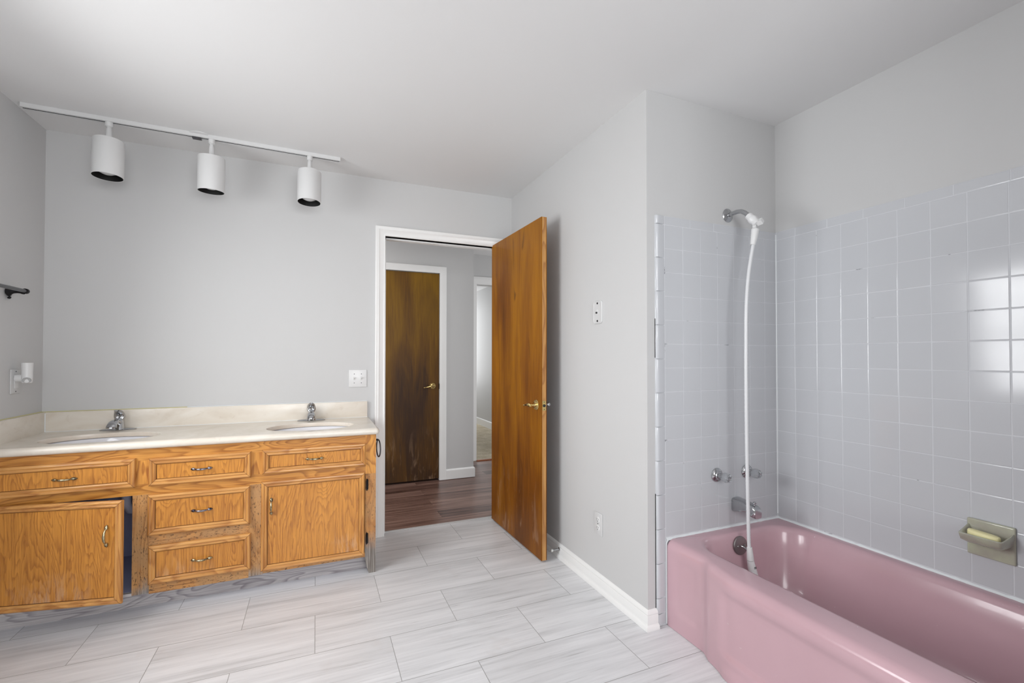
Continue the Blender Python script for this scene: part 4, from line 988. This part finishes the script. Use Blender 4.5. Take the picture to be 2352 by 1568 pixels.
# ------------------------------------------------------------------ towel bar
tbx = XL + 0.062
o = thing('towel_bar', 'dark pewter towel bar on the left wall above the countertop', 'towel bar', (XL, 2.58, 1.53))
b = MB(); b.tube([(tbx, 2.893, 1.537), (tbx, 2.28, 1.537)], 0.0085, 18, up=(0, 0, 1))
b.obj('bar', mat('satin_grey_metal', (120, 120, 122), 0.35, 1.0), o, smooth=True)
for yb in (2.872, 2.30):
    b = MB(); b.lathe([(0.0, -0.004), (0.014, -0.004), (0.021, 0.0), (0.0235, 0.004), (0.020, 0.009), (0.0125, 0.014), (0.009, 0.022), (0.008, 0.035), (0.0095, 0.045), (0.013, 0.052), (0.014, 0.058)], (XL + 0.004, yb, 1.530), (1, 0, 0.06), 24, sx=0.9)
    b.lathe([(0.0, -0.004), (0.0075, -0.002), (0.0125, 0.003), (0.0125, 0.018), (0.0090, 0.021), (0.0, 0.024)], (tbx, yb + (0.004 if yb > 2.5 else -0.004), 1.537), (0, 1 if yb > 2.5 else -1, 0), 20)
    b.lathe([(0.0, 0), (0.006, 0.001), (0.008, 0.005), (0.004, 0.010), (0, 0.011)], (XL + 0.008, yb, 1.506), (0.6, 0, -1), 14)
    b.lathe([(0.0, 0), (0.005, 0.001), (0.006, 0.004), (0.0, 0.008)], (XL + 0.008, yb, 1.552), (0.5, 0, 1), 14)
    b.obj('bracket', M['black_iron'], o, smooth=True, auto=60)

# ------------------------------------------------------------------ door stop
o = thing('door_stop', 'small white door stop screwed to the baseboard behind the open door', 'door stop', (XS - 0.014, 2.42, 0.055))
b = MB(); b.lathe([(0.009, 0), (0.010, 0.003), (0.0045, 0.006), (0.0042, 0.045)], (XS - 0.0135, 2.425, 0.057), (-1, 0.12, -0.1), 16); b.obj('post', M['chrome'], o, smooth=True)
b = MB(); b.lathe([(0.0075, 0.043), (0.008, 0.047), (0.008, 0.053), (0.005, 0.056), (0, 0.057)], (XS - 0.0135, 2.425, 0.057), (-1, 0.12, -0.1), 16); b.obj('tip', M['rubber'], o, smooth=True)

# ------------------------------------------------------------------ track light
TA = math.radians(2.0)
def tp(x, off, z):    # point on the track frame: x along, off across (away from camera positive)
    y = 2.925 + math.tan(TA) * (x + 0.6) + off; return (x, y, z)
tk = thing('light_track', 'white ceiling light track with a thin black slot above the vanity', 'track', (-0.6, 2.925, H - 0.02))
b = MB(); w = 0.018
def trk(b, x0, x1, o0, o1, z0, z1):
    P = [tp(x, o_, z) for z in (z0, z1) for x, o_ in ((x0, o0), (x1, o0), (x1, o1), (x0, o1))]
    b.add(P, [(0, 3, 2, 1), (4, 5, 6, 7), (0, 1, 5, 4), (1, 2, 6, 5), (2, 3, 7, 6), (3, 0, 4, 7)])
tx0, tx1 = -1.322, 0.128
trk(b, tx0, tx1, -w, -0.006, H - 0.021, H - 0.0002); trk(b, tx0, tx1, 0.006, w, H - 0.021, H - 0.0002); trk(b, tx0, tx1, -0.006, 0.006, H - 0.006, H - 0.0002)
b.obj('rail', M['lamp_white'], tk)
b = MB(); trk(b, tx0 + 0.002, tx1 - 0.002, -0.006, 0.006, H - 0.0195, H - 0.0065); b.obj('slot', M['hole'], tk)
b = MB(); trk(b, tx1 - 0.0001, tx1 + 0.003, -w, w, H - 0.0212, H - 0.0002); b.obj('end_cap', M['lamp_white'], tk)
b = MB(); c = tp(-0.60, -0.030, H)
b.lathe([(0.050, 0), (0.050, 0.004), (0.046, 0.006), (0, 0.006)], (c[0], c[1] + 0.03, H - 0.0002), (0, 0, -1), 36, sx=0.8); b.obj('canopy', M['lamp_white'], tk, smooth=True)
b = MB(); trk(b, -0.632, -0.590, -0.010, 0.012, H - 0.029, H - 0.0195); b.obj('feed_connector', M['pewter'], tk)

def head(first=None, x=-1.0, tilt=(0, 0), label=''):
    y = tp(x, 0, 0)[1]
    if first:
        r = first.copy(); COL.objects.link(r); r.location = (x, y, H - 0.021); r['label'] = label
        for ch in first.children:
            c_ = ch.copy(); COL.objects.link(c_); c_.parent = r
            if ch.name.split('.')[0] in ('shade', 'bulb', 'yoke'): c_.rotation_euler = (tilt[0], tilt[1], 0)
            for g in ch.children:
                g_ = g.copy(); COL.objects.link(g_); g_.parent = c_
        return r
    r = thing('track_spotlight', label, 'spotlight', (x, y, H - 0.021), 'white cylinder spotlights on the ceiling track')
    zt = H - 0.021
    b = MB(); b.lathe([(0.0165, 0), (0.0165, 0.020), (0.0155, 0.022), (0, 0.022)], (x, y, zt), (0, 0, -1), 24); b.obj('track_adapter', M['lamp_white'], r, smooth=True)
    b = MB(); b.lathe([(0.0125, 0.020), (0.0125, 0.026), (0.0095, 0.027), (0.011, 0.032), (0.0155, 0.088), (0.0155, 0.096)], (x, y, zt), (0, 0, -1), 4 * 6)
    b.tube([(x - 0.02, y, zt - 0.084), (x - 0.014, y, zt - 0.084)], 0.0045, 10, up=(0, 1, 0)); b.obj('yoke', M['lamp_white'], r, smooth=True)
    b = MB(); R = 0.0655; ztop = 0.094; zb = 0.283
    b.lathe([(0.0, ztop), (R - 0.006, ztop), (R - 0.0015, ztop + 0.0015), (R, ztop + 0.006), (R, zb), (R - 0.0015, zb + 0.0008), (R - 0.003, zb)], (x, y, zt), (0, 0, -1), 56, open_end=True)
    sh = b.obj('shade', M['lamp_white'], r, smooth=True)
    b = MB(); b.lathe([(R - 0.003, zb - 0.0002), (R - 0.004, zb - 0.06), (R - 0.006, ztop + 0.02), (0, ztop + 0.02)], (x, y, zt), (0, 0, -1), 56, open_end=True); b.obj('baffle', M['black'], sh, smooth=True)
    b = MB(); b.lathe([(0.018, ztop + 0.03), (0.034, ztop + 0.10), (0.046, ztop + 0.135), (0.046, ztop + 0.148), (0.038, ztop + 0.166), (0.02, ztop + 0.175), (0, ztop + 0.177)], (x, y, zt), (0, 0, -1), 36); b.obj('bulb', M['bulb'], r, smooth=True)
    return r
h1 = head(None, -0.990, label='white cylinder track spotlight nearest the left wall')
h1.rotation_euler = (0, 0, 0)
for ch in h1.children:
    if ch.name.split('.')[0] in ('shade', 'bulb', 'yoke'): ch.rotation_euler = (math.radians(-1.5), math.radians(0.3), 0)
head(h1, -0.542, (math.radians(3.5), math.radians(0.8)), 'white cylinder track spotlight in the middle of the track, beside its feed connector')
head(h1, -0.041, (math.radians(-4.0), math.radians(0.5)), 'white cylinder track spotlight nearest the doorway')
